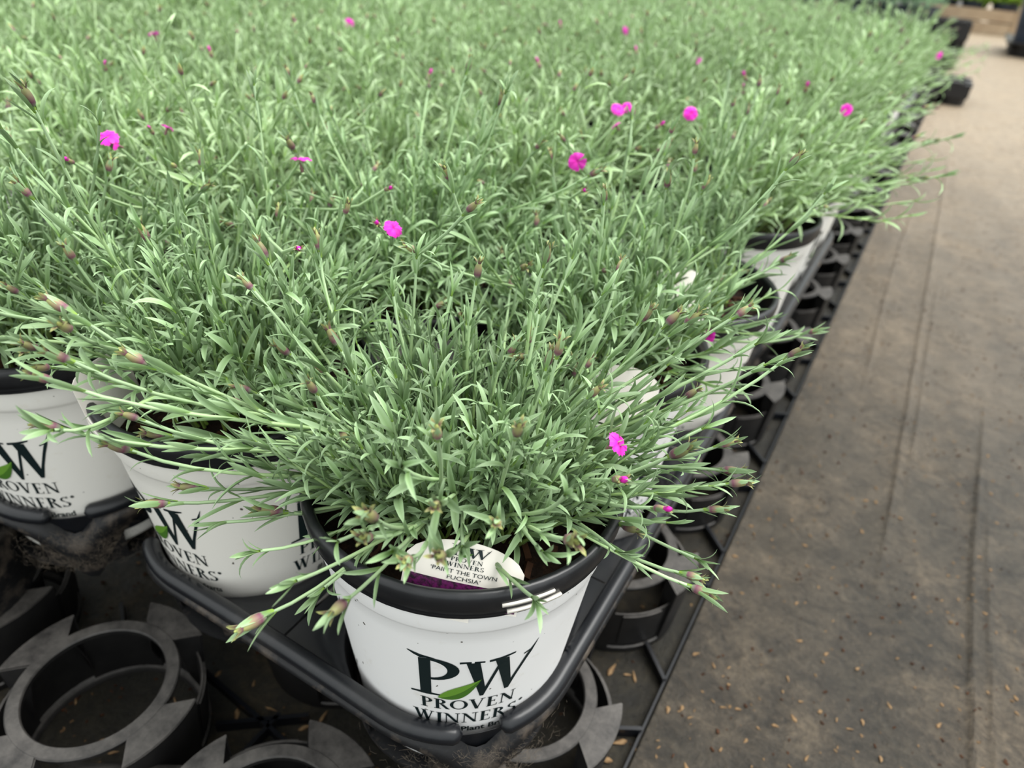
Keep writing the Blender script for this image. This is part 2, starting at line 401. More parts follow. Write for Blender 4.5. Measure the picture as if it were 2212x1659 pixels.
def make_flower_mesh(name, seed, n=5, R=.0088):
    r = np.random.default_rng(seed); a = Acc()
    V, F, t = ovoid(.012, .0019, 6, 7, ([0, .2, .8, 1], [.6, 1, 1, .9])); V[:, 0] -= .012; a.add(V, F, .3 + t * .1, .4, 0)
    for k in range(n):
        an = k * 2 * PI / n + r.uniform(-.2, .2); rad = np.array([0, math.cos(an), math.sin(an)]); tan = np.array([0, -math.sin(an), math.cos(an)])
        nu, nv = 6, 9
        u = np.linspace(0, 1, nu); v = np.linspace(-1, 1, nv)
        U, W = np.meshgrid(u, v, indexing='ij')
        half = np.interp(U, [0, .25, .7, 1], [.08, .2, .6, .62])
        fr = np.where(U > .95, .1 * np.sin(W * 13 + k), 0)
        rr = U * (1 - .13 * W ** 2) + fr
        lift = .25 * U * (1 - U) * 2 + .07 * np.sin(W * 5 + k * 2) * U - .12 * U ** 3 * r.uniform(.3, 2)
        P = (rr[..., None] * rad + (W * half)[..., None] * tan + lift[..., None] * np.array([1, 0, 0])) * R
        a.add(P.reshape(-1, 3), grid_faces(nu, nv), U.ravel(), r.random(), 1)
    return a.mesh(name, ['calyx', 'petal'])


BUD_HI = [make_bud_mesh('bud_mesh', s) for s in range(5)]
BUD_PINK = make_bud_mesh('pink_bud_mesh', 40, pink=True)
BUD_LO = [make_bud_mesh('small_bud_mesh', s + 20, hi=False, bracts=3) for s in range(4)]
BUD_LO_PINK = make_bud_mesh('small_pink_bud_mesh', 41, pink=True, hi=False, bracts=2)
FLOWER = [make_flower_mesh('flower_mesh', s, n) for s, n in ((3, 5), (4, 5), (5, 4))]


def leaf_tpl_mesh(i, wr):
    V4, F, t = LEAF_HI[i]; a = Acc()
    a.add(np.stack([V4[:, 0], V4[:, 1] * wr, V4[:, 2]], -1), F, t, .5)
    return a.mesh('leaf_mesh', ['leaf'])


LEAF_MESH = [leaf_tpl_mesh(i, wr) for i, wr in zip(range(10), (.12, .125, .11, .13, .115, .12, .11, .13, .12, .115))]


def bez(p0, p1, p2, p3, n):
    t = np.linspace(0, 1, n)[:, None]
    return (1 - t) ** 3 * p0 + 3 * (1 - t) ** 2 * t * p1 + 3 * (1 - t) * t ** 2 * p2 + t ** 3 * p3


def stem_curve(base, tip, n, lift=.35, r=rng, wob=.006):
    d = tip - base; L = np.linalg.norm(d)
    hz = np.array([d[0], d[1], 0]); hz /= np.linalg.norm(hz) + 1e-9
    p1 = base + np.array([0, 0, 1]) * L * lift + hz * L * .15 + r.normal(0, wob, 3)
    p2 = tip - d / L * L * .33 + np.array([0, 0, -1]) * L * .05 + r.normal(0, wob, 3)
    return bez(base, p1, p2, tip, n)


def stem_leaves(P, r, nodes, ll, wr=.12, t0=.12, t1=.94, spread=(.35, .8)):
    """leaf specs (base, dir, up, length, tone) in opposite pairs along polyline P"""
    out = []; n = len(P)
    phi = r.uniform(0, PI)
    for k in range(nodes):
        t = t0 + (t1 - t0) * (k + r.uniform(-.15, .15)) / max(1, nodes - 1)
        f = np.clip(t, 0, .999) * (n - 1); i = int(f); p = P[i] + (P[min(i + 1, n - 1)] - P[i]) * (f - i)
        T = P[min(i + 1, n - 1)] - P[max(i - 1, 0)]; T = T / (np.linalg.norm(T) + 1e-9)
        a = np.cross(T, [0, 0, 1.]); a /= np.linalg.norm(a) + 1e-9; b = np.cross(a, T)
        for sgn in (0, PI):
            an = phi + sgn + r.normal(0, .15)
            N = math.cos(an) * a + math.sin(an) * b
            sp_ = r.uniform(*spread)
            d = T * math.cos(sp_) + N * math.sin(sp_)
            d[2] -= .0
            up = T * math.sin(sp_) - N * math.cos(sp_)
            # leaves turn their upper face partly to the sky
            up = up + np.array([0, 0, .5])
            out.append((p, d, up, ll * r.uniform(.7, 1.25) * (1.0 if t < .8 else .75)))
        phi += PI / 2 + r.normal(0, .2)
    return out


def crown_points(r, n, rad):
    a = r.uniform(0, 2 * PI, n); q = rad * np.sqrt(r.random(n))
    return np.stack([q * np.cos(a), q * np.sin(a)], -1)


ZS = .146  # soil height above the pot base (pot stands at z = .118)
ZB = .118


def shoot_mass(acc, r, n, lean=(0, 0), spread=.085, h=(.05, .10), tpl=LEAF_LO, node_gap=.0085, leaf_len=.019, sides=3, open_dir=None, clear=None):
    """dense short leafy shoots filling the mound"""
    for k in range(n):
        b = crown_points(r, 1, .045)[0]
        out = b / .045
        H = r.uniform(*h)
        tipxy = b + (out * spread * r.uniform(.25, 1.0) + r.normal(0, .014, 2)) + np.array(lean) * r.uniform(.5, 1.2)
        if open_dir is not None and (tipxy @ np.array(open_dir)) > .03: tipxy = -tipxy * .3
        if clear is not None:
            c_ = np.array(clear[:2]); e_ = tipxy @ c_ - clear[2]
            if e_ > 0: tipxy = tipxy - c_ * e_ * .95
            e_ = b @ c_ - clear[2] * .7
            if e_ > 0: b = b - c_ * e_
        base = np.array([b[0], b[1], ZS - .004]); q = min(1, np.linalg.norm(tipxy) / (spread + .045))
        tip = np.array([tipxy[0], tipxy[1], ZS + H * (1 - .38 * q)])
        L = np.linalg.norm(tip - base)
        P = stem_curve(base, tip, 6, .45, r, .004)
        V, F = tube(P, np.linspace(.0009, .0006, 6), sides); acc.add(V, F, np.repeat(np.linspace(0, .8, 6), sides), r.random(), 1)
        nodes = max(3, int(L / node_gap * r.uniform(.7, 1)))
        for (p, d, up, ll) in stem_leaves(P, r, nodes, leaf_len * r.uniform(.85, 1.2), t0=.15, t1=1.0, spread=(.08, .56)):
            place_leaf(acc, tpl[r.integers(len(tpl))], p, d, up, ll, ll * r.uniform(.105, .15), r.random(), 0)


def orient(d, roll=0):
    d = np.array(d, float); d /= np.linalg.norm(d) + 1e-9
    up = np.array([0, 0, 1.]) if abs(d[2]) < .95 else np.array([1., 0, 0])
    R = frame(d, up); m = Matrix([list(R[0]), list(R[1]), list(R[2])]).to_4x4()
    return m @ Matrix.Rotation(roll, 4, 'X')


# ------------------------------------------------------------ pot (body z 0 .. .16 above its base)
def rz_(z): return .0555 + z / .144 * .017


def pot_meshes():
    body = Acc()
    pr = [(.050, 0), (.0545, .0005), (.0555, .003)] + [(rz_(z), z) for z in np.linspace(.006, .128, 14)] + [(.0711, .1290), (.0719, .1300), (.0726, .1320), (.0729, .138), (.0733, .145)]
    V, F = lathe(pr, 72); body.add(V, F)
    rim = Acc()
    pr = [(.0738, .1440), (.0757, .1442), (.0762, .1450), (.0757, .1458), (.0764, .1463), (.0769, .1472), (.0765, .148), (.0772, .1487), (.0780, .1515),
          (.0785, .1555), (.0783, .1588), (.0772, .1606), (.0758, .1610), (.0742, .1604), (.0732, .1588), (.0728, .156), (.0722, .148), (.0715, .135), (.068, .12), (.060, .05), (.053, .002), (.002, .0015)]
    V, F = lathe(pr, 72); rim.add(V, F)
    soil = Acc()
    rr = np.linspace(.0005, .0712, 16); th = np.linspace(0, 2 * PI, 44, endpoint=False)
    r = np.random.default_rng(5)
    A, B = np.meshgrid(th, rr, indexing='ij')
    Z = ZS - .006 * (B / .07) ** 2 + r.normal(0, .0012, A.shape)
    soil.add(np.stack([B * np.cos(A), B * np.sin(A), Z], -1).reshape(-1, 3), grid_faces(44, 16, cu=True), mi=0)
    for k in range(90):
        a = r.uniform(0, 2 * PI); q = .068 * math.sqrt(r.random())
        V, F = box((0, 0, 0), (r.uniform(.004, .011), r.uniform(.0015, .004), r.uniform(.001, .0025)))
        m = np.array(Euler((r.normal(0, .5), r.normal(0, .5), r.uniform(0, 6))).to_matrix())
        soil.add(V @ m.T + [q * math.cos(a), q * math.sin(a), ZS + .0005 - .006 * (q / .07) ** 2], F, mi=1)
    return body.mesh('pot_body_mesh', ['white']), rim.mesh('pot_rim_mesh', ['rim']), soil.mesh('soil_mesh', ['soil', 'bark'], False)


POT_BODY, POT_RIM, POT_SOIL = pot_meshes()

# ---- lettering: serif glyphs drawn as ribbons, plus a sans font for the small line
G = {}
tk, tn, sf = .19, .065, .045
def _line(p, q, w0, w1=None, n=4): return ('L', p, q, w0, w0 if w1 is None else w1, n)
def _arc(cx, cy, rx, ry, a0, a1, wthick, wthin, n=12): return ('A', cx, cy, rx, ry, a0, a1, wthick, wthin, n)
def ser(x, y, w): return _line((x - w / 2, y), (x + w / 2, y), sf)
G['I'] = (.36, [_line((.18, 0), (.18, 1), tk), ser(.18, .02, .36), ser(.18, .98, .36)])
G['P'] = (.68, [_line((.2, 0), (.2, 1), tk), ser(.2, .02, .38), ser(.16, .98, .3), _arc(.3, .73, .27, .245, -90, 90, tk, tn)])
G['R'] = (.82, [_line((.2, 0), (.2, 1), tk), ser(.2, .02, .38), ser(.16, .98, .3), _arc(.3, .74, .25, .235, -90, 90, tk, tn), _line((.42, .5), (.76, .01), tk), ser(.78, .02, .16)])
G['O'] = (.94, [_arc(.47, .5, .39, .48, 0, 360, tk, tn, 24)])
G['V'] = (.88, [_line((.16, 1), (.46, 0), tk), _line((.46, 0), (.74, 1), tn), ser(.15, .98, .34), ser(.75, .98, .26)])
G['E'] = (.68, [_line((.2, 0), (.2, 1), tk), _line((.05, .02), (.62, .02), sf), _line((.05, .98), (.6, .98), sf), _line((.2, .52), (.48, .52), sf), _line((.6, 0), (.62, .2), sf), _line((.58, .82), (.58, 1), sf), _line((.48, .42), (.48, .62), sf)])
G['N'] = (.94, [_line((.16, 0), (.16, 1), tn), _line((.16, .98), (.78, .02), tk), _line((.78, 0), (.78, 1), tn), ser(.16, .02, .28), ser(.1, .98, .2), ser(.78, .98, .28)])
G['W'] = (1.24, [_line((.16, 1), (.40, 0), tk), _line((.40, 0), (.62, 1), tn), _line((.60, 1), (.82, 0), tk), _line((.82, 0), (1.08, 1), tn), ser(.14, .98, .32), ser(.6, .98, .3), ser(1.08, .98, .26)])
G['S'] = (.64, [_arc(.32, .74, .2, .225, 30, 270, tk * .75, tn), _arc(.32, .26, .22, .235, -150, 90, tk * .9, tn), _line((.52, .78), (.5, 1), sf), _line((.1, 0), (.1, .24), sf)])


def strokes_to_quads(strokes, ox, oy, sx, sy):
    out = []
    for s in strokes:
        if s[0] == 'L':
            _, p, q, w0, w1, n = s
            p = np.array(p, float); q = np.array(q, float); t = np.linspace(0, 1, n + 1)[:, None]
            C = p + (q - p) * t; W = (w0 + (w1 - w0) * t)
            if abs(q[0] - p[0]) >= abs(q[1] - p[1]) * 1.5: nrm = np.array([0, 1.])
            else: nrm = np.array([1., 0])
            A = C - nrm * W / 2; B = C + nrm * W / 2
        else:
            _, cx, cy, rx, ry, a0, a1, wt, wn, n = s
            th = np.radians(np.linspace(a0, a1, n + 1))
            ww = wn + (wt - wn) * np.abs(np.cos(th)) ** 1.3
            c, s_ = np.cos(th), np.sin(th)
            B = np.stack([cx + (rx + ww / 2) * c, cy + (ry) * s_], -1)
            A = np.stack([cx + (rx - ww / 2) * c, cy + (ry - wn) * s_], -1)
        for i in range(len(A) - 1):
            out.append([A[i], A[i + 1], B[i + 1], B[i]])
    q = np.array(out); q[..., 0] = q[..., 0] * sx + ox; q[..., 1] = q[..., 1] * sy + oy
    return q


def word(txt, x0, x1, y, h, gap=.06):
    tot = sum(G[c][0] + gap for c in txt) - gap; s = (x1 - x0) / tot; x = x0; qs = []
    for c in txt:
        qs.append(strokes_to_quads(G[c][1], x, y, s, h)); x += (G[c][0] + gap) * s
    return np.concatenate(qs)


def poly_strip(A, B):
    A = np.array(A, float); B = np.array(B, float)
    return np.array([[A[i], A[i + 1], B[i + 1], B[i]] for i in range(len(A) - 1)])


def font_quads(txt, size, x0=None, width=None, y=0., bold=0.):
    """sans text as degenerate quads in the plane, units of 'size'"""
    cu = bpy.data.curves.new('t', 'FONT'); cu.body = txt; cu.size = size; cu.resolution_u = 3; cu.offset = bold
    o = bpy.data.objects.new('t', cu); COL.objects.link(o)
    dg = bpy.context.evaluated_depsgraph_get(); dg.update(); me = o.evaluated_get(dg).to_mesh(); me.calc_loop_triangles()
    V = np.array([v.co[:2] for v in me.vertices]); T = np.array([list(t.vertices) for t in me.loop_triangles])
    o.evaluated_get(dg).to_mesh_clear(); bpy.data.objects.remove(o); bpy.data.curves.remove(cu)
    V[:, 0] -= V[:, 0].min()
    if width: V[:, 0] *= width / V[:, 0].max()
    V += [x0 or 0, y]
    return V[T][:, [0, 1, 2, 2]]


def lerp2(a, b, n):
    t = np.linspace(0, 1, n)[:, None]; return np.array(a) * (1 - t) + np.array(b) * t


# logo in millimetres: u 0..60, v = height above the pot base
def logo(variant):
    q = []
    b = 73.0
    q.append(poly_strip(lerp2((5, b), (5.2, b + 32), 6), lerp2((10.6, b), (10.8, b + 33), 6)))      # P stem
    q.append(poly_strip([(0, b + 36.2), (3, b + 34), (6, b + 32.4)], [(.6, b + 36.6), (6, b + 34.9), (13, b + 33.6)]))
    q.append(poly_strip([(0, b), (8, b), (16.5, b)], [(0, b + 1.3), (8, b + 2.2), (16.5, b + 1.0)]))
    th = np.radians(np.linspace(92, -92, 18))
    q.append(poly_strip(np.stack([9.5 + 9.0 * np.cos(th), b + 23.8 + 7.6 * np.sin(th)], -1), np.stack([9.5 + 14.5 * np.cos(th), b + 24.0 + 9.6 * np.sin(th)], -1)))
    q.append(poly_strip(lerp2((27, b + 30.5), (34.6, b - .2), 7), lerp2((33.2, b + 30.5), (37.4, b + 4.0), 7)))     # W first thick
    q.append(poly_strip(lerp2((34.6, b - .2), (42.0, b + 27), 6), lerp2((36.4, b - .2), (43.6, b + 27), 6)))
    q.append(poly_strip(lerp2((40.2, b + 30.5), (47.2, b + 1.5), 7), lerp2((46.6, b + 31), (50.2, b + 6), 7)))
    q.append(poly_strip([(47.2, b + 1.5), (50.5, b + 12), (54, b + 22), (56.2, b + 28), (60.6, b + 37)], [(49.2, b + 1.5), (52.3, b + 12), (56, b + 22.5), (58.6, b + 29), (61, b + 37.6)]))
    q.append(poly_strip([(54.4, b + 28.2), (58, b + 30)], [(54.2, b + 29.2), (58.6, b + 31.2)]))
    q.append(poly_strip([(24, b + 30.2), (35.4, b + 30.2)], [(24, b + 31.8), (35.4, b + 31.4)]))
    q.append(poly_strip([(37.4, b + 30.0), (43, b + 30.3), (49.4, b + 32.6)], [(37.4, b + 31.6), (43, b + 32.4), (49.6, b + 33.8)]))
    q.append(word('PROVEN', 4.5, 54.5, b - 12.8, 9.6))
    q.append(word('WINNERS', 0, 57.5, b - 26.6, 9.8))
    th = np.linspace(0, 2 * PI, 9)
    q.append(poly_strip(np.stack([59.6 + 1.2 * np.cos(th), b - 17.8 + 1.2 * np.sin(th)], -1), np.stack([59.6 + .7 * np.cos(th), b - 17.8 + .7 * np.sin(th)], -1)))
    q.append(poly_strip([(59.2, b - 18.4), (59.2, b - 17.2)], [(60, b - 18.4), (60, b - 17.2)]))
    if variant == 0:
        q.append(font_quads('#1 Plant Brand', 6.6, x0=16.5, width=41, y=b - 35.4, bold=.16))
    else:
        q.append(font_quads('A Better Garden Starts', 6.2, x0=1.5, width=56, y=b - 36.4, bold=.1))
        q.append(font_quads('with a Better Plant.', 6.2, x0=9, width=46, y=b - 44, bold=.1))
    t = np.linspace(0, 1, 11)
    mid = np.stack([13.6 + 21 * t, b - 1.5 + 2.8 * t + 14.4 * t ** 2.0], -1)
    up = np.sin(PI * t ** .78) * 5.4; lo = np.sin(PI * t ** 1.1) * 4.2
    return np.concatenate(q), poly_strip(mid, mid + np.stack([-.25 * up, up], -1)), poly_strip(mid + np.stack([.35 * lo, -lo], -1), mid)


def wrap(q, ang, off):
    P = q.reshape(-1, 2) / 1000; z = P[:, 1]; R = rz_(z) + off
    th = ang + (P[:, 0] - .030) / .0665
    return np.stack([R * np.cos(th), R * np.sin(th), z], -1)


def logo_meshes():
    out = []
    for k in range(2):
        a, u, l = logo(k); ink = Acc(); lf = Acc()
        V = wrap(a, 0, .00022); ink.add(V, np.arange(len(V)).reshape(-1, 4))
        V = wrap(u, 0, .00040); lf.add(V, np.arange(len(V)).reshape(-1, 4), mi=0)
        V = wrap(l, 0, .00046); lf.add(V, np.arange(len(V)).reshape(-1, 4), mi=1)
        out.append((ink.mesh('lettering_mesh', ['ink'], False), lf.mesh('leaf_emblem_mesh', ['inkleaf', 'inkleaf2'], False)))
    return out


LOGOS = logo_meshes()


def strip_mesh():
    a = Acc()
    for z, a0, a1 in ((.1545, -.13, .17), (.1500, -.10, .22)):
        V, F = sector(.0778, .0792, z - .0007, z + .0008, a0, a1, 6); a.add(V, F)
    return a.mesh('slot_strip_mesh', ['tagw'])


STRIP = strip_mesh()


def add_pot(root, rot, letters=True, strip=None):
    p = obj('pot_body', POT_BODY, root, rot=(0, 0, rot))
    obj('pot_rim', POT_RIM, p)
    obj('soil', POT_SOIL, root, rot=(0, 0, rot * 1.7))
    if letters:
        for k in range(4):
            obj('lettering', LOGOS[k % 2][0], p, rot=(0, 0, k * PI / 2)); obj('leaf_emblem', LOGOS[k % 2][1], p, rot=(0, 0, k * PI / 2))
    if strip is not None: obj('slot_strip', STRIP, p, rot=(0, 0, strip - rot))
    return p


# ------------------------------------------------------------ near plants: stems, leaves and buds one by one
ALLF = []


def near_plant(label, x, y, potrot, seed, tips, nshoots, nstems, lean=(0, 0), spread=.095, h=(.05, .1), open_dir=None, strip=None, extra=True, max_leaf=300, name='potted_pinks', stemL=(.13, .2), dz=0., clear=None):
    r = np.random.default_rng(seed)
    root = thing(name, label, 'potted plant', (x, y, ZB + dz), 0, 'potted pinks of the massed bed')
    add_pot(root, potrot, True, strip)
    O = np.array([x, y, ZB + dz]); acc = Acc()
    shoot_mass(acc, r, nshoots, lean, spread, h, LEAF_HI, node_gap=.0072, leaf_len=.0195, sides=5, open_dir=open_dir, clear=clear)
    count = 0
    specs = []
    for tp in tips:
        px, py, L, kind = tp[:4]; near = tp[4] if len(tp) > 4 else 0
        best = None
        for z in ([near] if near else np.arange(.274, .365, .004)):
            w_ = at(px, py, z) - O; e = np.linalg.norm(w_ - [0, 0, ZS])
            if best is None or e < best[0]: best = (e, w_)
        specs.append((best[1], kind, True))
    for k in range(nstems):
        a = r.uniform(0, 2 * PI); el = r.uniform(.25, 1.25); L = r.uniform(*stemL)
        d = np.array([math.cos(a) * math.cos(el), math.sin(a) * math.cos(el), math.sin(el)]) * L * .9
        d[:2] += np.array(lean) * 1.5
        if open_dir is not None and d[:2] @ np.array(open_dir) > .02: d[:2] *= -.4
        if clear is not None and d[:2] @ np.array(clear[:2]) > clear[2]: d[:2] *= -.8
        specs.append((d + [0, 0, ZS], 'b' if r.random() < .75 else 'n', False))
    for tip, kind, aimed in specs:
        hz = tip[:2] / (np.linalg.norm(tip[:2]) + 1e-6)
        base = np.array([*(hz * r.uniform(.0, .03) + r.normal(0, .008, 2)), ZS - .003])
        L = np.linalg.norm(tip - base)
        P = stem_curve(base, tip, 12, .30 if aimed else .4, r, .005)
        V, F = tube(P, np.linspace(.00105, .00072, 12), 6)
        a = Acc(); a.add(V, F, np.repeat(np.clip(np.linspace(.15, 1, 12), 0, 1), 6), r.random())
        st = obj('stem', a.mesh('stem_mesh', ['stem']), root)
        nodes = max(4, int(L / .020))
        T = P[-1] - P[-3]
        for (p, d, up, ll) in stem_leaves(P, r, nodes, .0225 if L > .115 else .017, t0=.2, t1=.93, spread=(.08, .42)):
            if count < max_leaf:
                m = orient(d); R = frame(d, up); M_ = Matrix([list(R[0]), list(R[1]), list(R[2])]).to_4x4()
                lf = bpy.data.objects.new('leaf', LEAF_MESH[r.integers(len(LEAF_MESH))]); COL.objects.link(lf); lf.parent = st
                lf.matrix_local = Matrix.Translation(p) @ M_ @ Matrix.Diagonal((ll, ll, ll, 1)); count += 1
            else:
                place_leaf(acc, LEAF_HI[r.integers(10)], p, d, up, ll, ll * r.uniform(.11, .14), r.random(), 0)
        me = None
        if kind == 'b': me = BUD_HI[r.integers(5)]; nm = 'flower_bud'
        elif kind == 'B': me = BUD_HI[r.integers(5)]; nm = 'flower_bud'
        elif kind == 'p': me = BUD_PINK; nm = 'flower_bud'
        elif kind == 'f': me = FLOWER[r.integers(3)]; nm = 'flower'
        if me is not None:
            s = r.uniform(.85, 1.1) * {'B': 1.45, 'f': .52, 'b': 1.15}.get(kind, 1)
            b = bpy.data.objects.new(nm, me); COL.objects.link(b); b.parent = st
            dd = T if kind != 'f' else T / np.linalg.norm(T) * .4 + np.array([.75, .1, .75])
            b.matrix_local = Matrix.Translation(tip) @ orient(dd, r.uniform(0, 6)) @ Matrix.Diagonal((s, s, s, 1))
            if kind in 'pf': b['label'] = 'open magenta flower' if kind == 'f' else 'bud with magenta petals showing'
        else:
            for k in range(4):
                an = r.uniform(0, 6.28); Tn = T / np.linalg.norm(T); aa = np.cross(Tn, [0, 0, 1.]); aa /= np.linalg.norm(aa); bb = np.cross(aa, Tn)
                N = math.cos(an) * aa + math.sin(an) * bb
                place_leaf(acc, LEAF_HI[r.integers(10)], tip, Tn + N * r.uniform(.1, .5), Tn * .3 - N, r.uniform(.009, .017), .0022, r.random(), 0)
    obj('foliage', acc.mesh('foliage_mesh', ['leaf', 'stem']), root, kind='stuff')
    return root


# ------------------------------------------------------------ ground
def ground_grid(name, xs, ys, zf, m, **kw):
    X, Y = np.meshgrid(xs, ys, indexing='ij'); Z = zf(X, Y)
    me = np_mesh(name, np.stack([X, Y, Z], -1).reshape(-1, 3), grid_faces(len(xs), len(ys)), [m])
    return obj(name, me, **kw)


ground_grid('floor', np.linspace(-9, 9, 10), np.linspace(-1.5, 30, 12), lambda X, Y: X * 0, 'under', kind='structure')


def creases(X, Y):
    z = .004 + X * 0
    def ridge(xc, wdt, hgt, y0, y1, side=1):
        d = X - xc; on = np.clip((Y - y0) / .15, 0, 1) * np.clip((y1 - Y) / .3, 0, 1)
        return hgt * on * np.exp(-np.abs(d) / wdt) * np.where(d * side > 0, 1, np.exp(-np.abs(d) / (wdt * .25)))
    z = z + ridge(.176 + .004 * np.sin(Y * 7), .006, .0055, -.5, 1.05, 1) + ridge(.188 + .006 * np.sin(Y * 4 + 1), .004, .003, .2, .9)
    z = z + ridge(.092 - .013 * (Y - .7), .005, .004, .55, 2.6) + ridge(.105 - .01 * (Y - .7), .004, .0025, .7, 1.5) + ridge(.03 + .01 * np.sin(Y * 3), .004, .0025, .9, 2.0)
    z = z + .0012 * np.sin(X * 31 + Y * 3) * np.sin(Y * 17) + .0008 * np.sin(X * 70 + 9 * Y)
    return z


xs = np.concatenate([[-.038], np.arange(-.0375, .34, .0022), np.linspace(.35, 2.4, 20)])
ys = np.concatenate([np.arange(-.6, 2.6, .03), np.linspace(2.6, 14, 60)])
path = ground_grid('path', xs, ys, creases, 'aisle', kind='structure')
tm = path.modifiers.new('thickness', 'SOLIDIFY'); tm.thickness = .0035; tm.offset = -1


def creases_pt(x, y): return float(creases(np.array([x]), np.array([y]))[0])


# wood chips on the path and under the trays
def chip_mesh(k):
    r = np.random.default_rng(100 + k); a = Acc()
    V, F, t = ovoid(1, .22, 5, 5, ([0, .2, .6, 1], [.3, 1, .8, .1])); V[:, 2] *= .5; V[:, 1] *= r.uniform(.6, 1.3); V[:, 0] -= .5; a.add(V, F)
    return a.mesh('chip_mesh', ['chip'], False)


CHIPM = [chip_mesh(k) for k in range(5)]
r = np.random.default_rng(77)
for k in range(150):
    px = r.uniform(1380, 2230); py = r.uniform(880, 1680)
    p = at(px, py, .005)
    if p[0] < -.03: continue
    s = r.uniform(.0025, .0066)
    obj('wood_chip', CHIPM[k % 5], None, (p[0], p[1], creases_pt(p[0], p[1]) + s * .1), (r.normal(0, .1), r.normal(0, .15), r.uniform(0, 6)), (s, s, s),
        label='small tan wood chip lying on the dirty weed-fabric path', category='wood chip', group='loose wood chips on the path')
a = Acc()
for k in range(4800):
    x = r.uniform(-.035, .5) if k % 3 else r.uniform(-.5, -.04); y = .1 + 3.2 * r.random() ** 1.6
    s = r.uniform(.0010, .0036); V, F = box((0, 0, 0), (s, s * r.uniform(.25, .7), s * .3)); m = np.array(Euler((r.normal(0, .3), r.normal(0, .3), r.uniform(0, 6))).to_matrix())
    a.add(V @ m.T + [x, y, (creases_pt(x, y) if x > -.036 else 0) + s * .15], F, mi=0 if r.random() < .35 else 1)
obj('bark_crumbs', a.mesh('bark_crumbs_mesh', ['chip', 'bark'], False), kind='stuff', label='fine bark crumbs and grit scattered over the ground fabric', category='litter')
for k in range(26):   # longer orange chips lying between the trays
    p = at(r.uniform(120, 700), r.uniform(1420, 1640), 0) if k < 16 else at(r.uniform(1290, 1450), r.uniform(1440, 1650), 0)
    s = r.uniform(.006, .013)
    if p[0] > -.05: continue
    obj('wood_chip', CHIPM[k % 5], None, (p[0], p[1], s * .12), (0, r.normal(0, .1), r.uniform(0, 6)), (s, s * .7, s * .7),
        label='orange-brown wood chip lying on the dark fabric among the empty tray rings', category='wood chip', group='wood chips under the trays')


# ------------------------------------------------------------ spacer trays (empty ring trays on the ground)
ZR = .066


def spacer_meshes():
    wall = Acc()
    for k in range(4):
        c = k * PI / 2; h = math.radians(20)
        V, F = sector(.0500, .0672, ZR - .0022, ZR, c - math.radians(15), c + math.radians(15), 6)
        # flange flares outwards: widen outer angle
        rad = np.hypot(V[:, 0], V[:, 1]); an = np.arctan2(V[:, 1], V[:, 0]) - c; an = (an + PI) % (2 * PI) - PI
        an *= 1 + .55 * np.clip((rad - .050) / .017, 0, 1); V[:, 0] = rad * np.cos(an + c); V[:, 1] = rad * np.sin(an + c)
        wall.add(V, F)
        V, F = sector(.0655, .0678, .0, ZR - .0005, c - math.radians(23), c + math.radians(23), 8, r0b=.0585, r1b=.0608); wall.add(V, F)
        for s in (-1, 1):   # folded cheeks closing the tooth
            a_ = c + s * math.radians(22.5); b_ = c + s * math.radians(15)
            p0 = np.array([.0505 * math.cos(b_), .0505 * math.sin(b_)]); p1 = np.array([.0665 * math.cos(a_), .0665 * math.sin(a_)])
            q1 = np.array([.060 * math.cos(a_), .060 * math.sin(a_)]); q0 = np.array([.0535 * math.cos(a_), .0535 * math.sin(a_)])
            V = np.array([[*p0, ZR - .001], [*p1, ZR - .001], [*q1, .004], [*q0, .030]]); V2 = V + [.0012 * math.cos(a_ + PI / 2), .0012 * math.sin(a_ + PI / 2), 0]
            wall.add(np.concatenate([V, V2]), [[0, 1, 2, 3], [7, 6, 5, 4], [0, 4, 5, 1], [1, 5, 6, 2], [2, 6, 7, 3], [3, 7, 4, 0]])
        d = c + PI / 4
        V, F = sector(.0612, .0626, .0, .049, d - math.radians(24), d + math.radians(24), 8, r0b=.0570, r1b=.0584); wall.add(V, F)
        V, F = sector(.0615, .0640, .010, .0475, d - math.radians(15), d + math.radians(15), 6, r0b=.0580, r1b=.0602); wall.add(V, F)
    V, F = lathe([(.055, .0), (.0605, .0), (.0612, .006), (.0600, .007), (.056, .004), (.055, .0)], 40); wall.add(V, F)
    ring = Acc()
    prof = [(.0422, ZR - .004), (.0420, ZR - .0006), (.0428, ZR + .0004), (.0500, ZR + .0004), (.0508, ZR - .0006), (.0506, ZR - .003), (.0500, ZR - .0032), (.0430, ZR - .003), (.0422, ZR - .004)]
    V, F = lathe(prof, 56); ring.add(V, F)
    return wall.mesh('tray_pocket_mesh', ['spacer'], False), ring.mesh('pocket_ring_mesh', ['spacer'])


def fix_smooth(me, ang=40):
    me.polygons.foreach_set('use_smooth', np.full(len(me.polygons), True))
    import bmesh
    bm = bmesh.new(); bm.from_mesh(me)
    bmesh.ops.remove_doubles(bm, verts=bm.verts, dist=1e-6)
    for e in bm.edges:
        if len(e.link_faces) == 2 and e.calc_face_angle(0) > math.radians(ang): e.smooth = False
    bm.to_mesh(me); bm.free()


SP_WALL, SP_RING = spacer_meshes()
for me in (SP_WALL, SP_RING): fix_smooth(me)


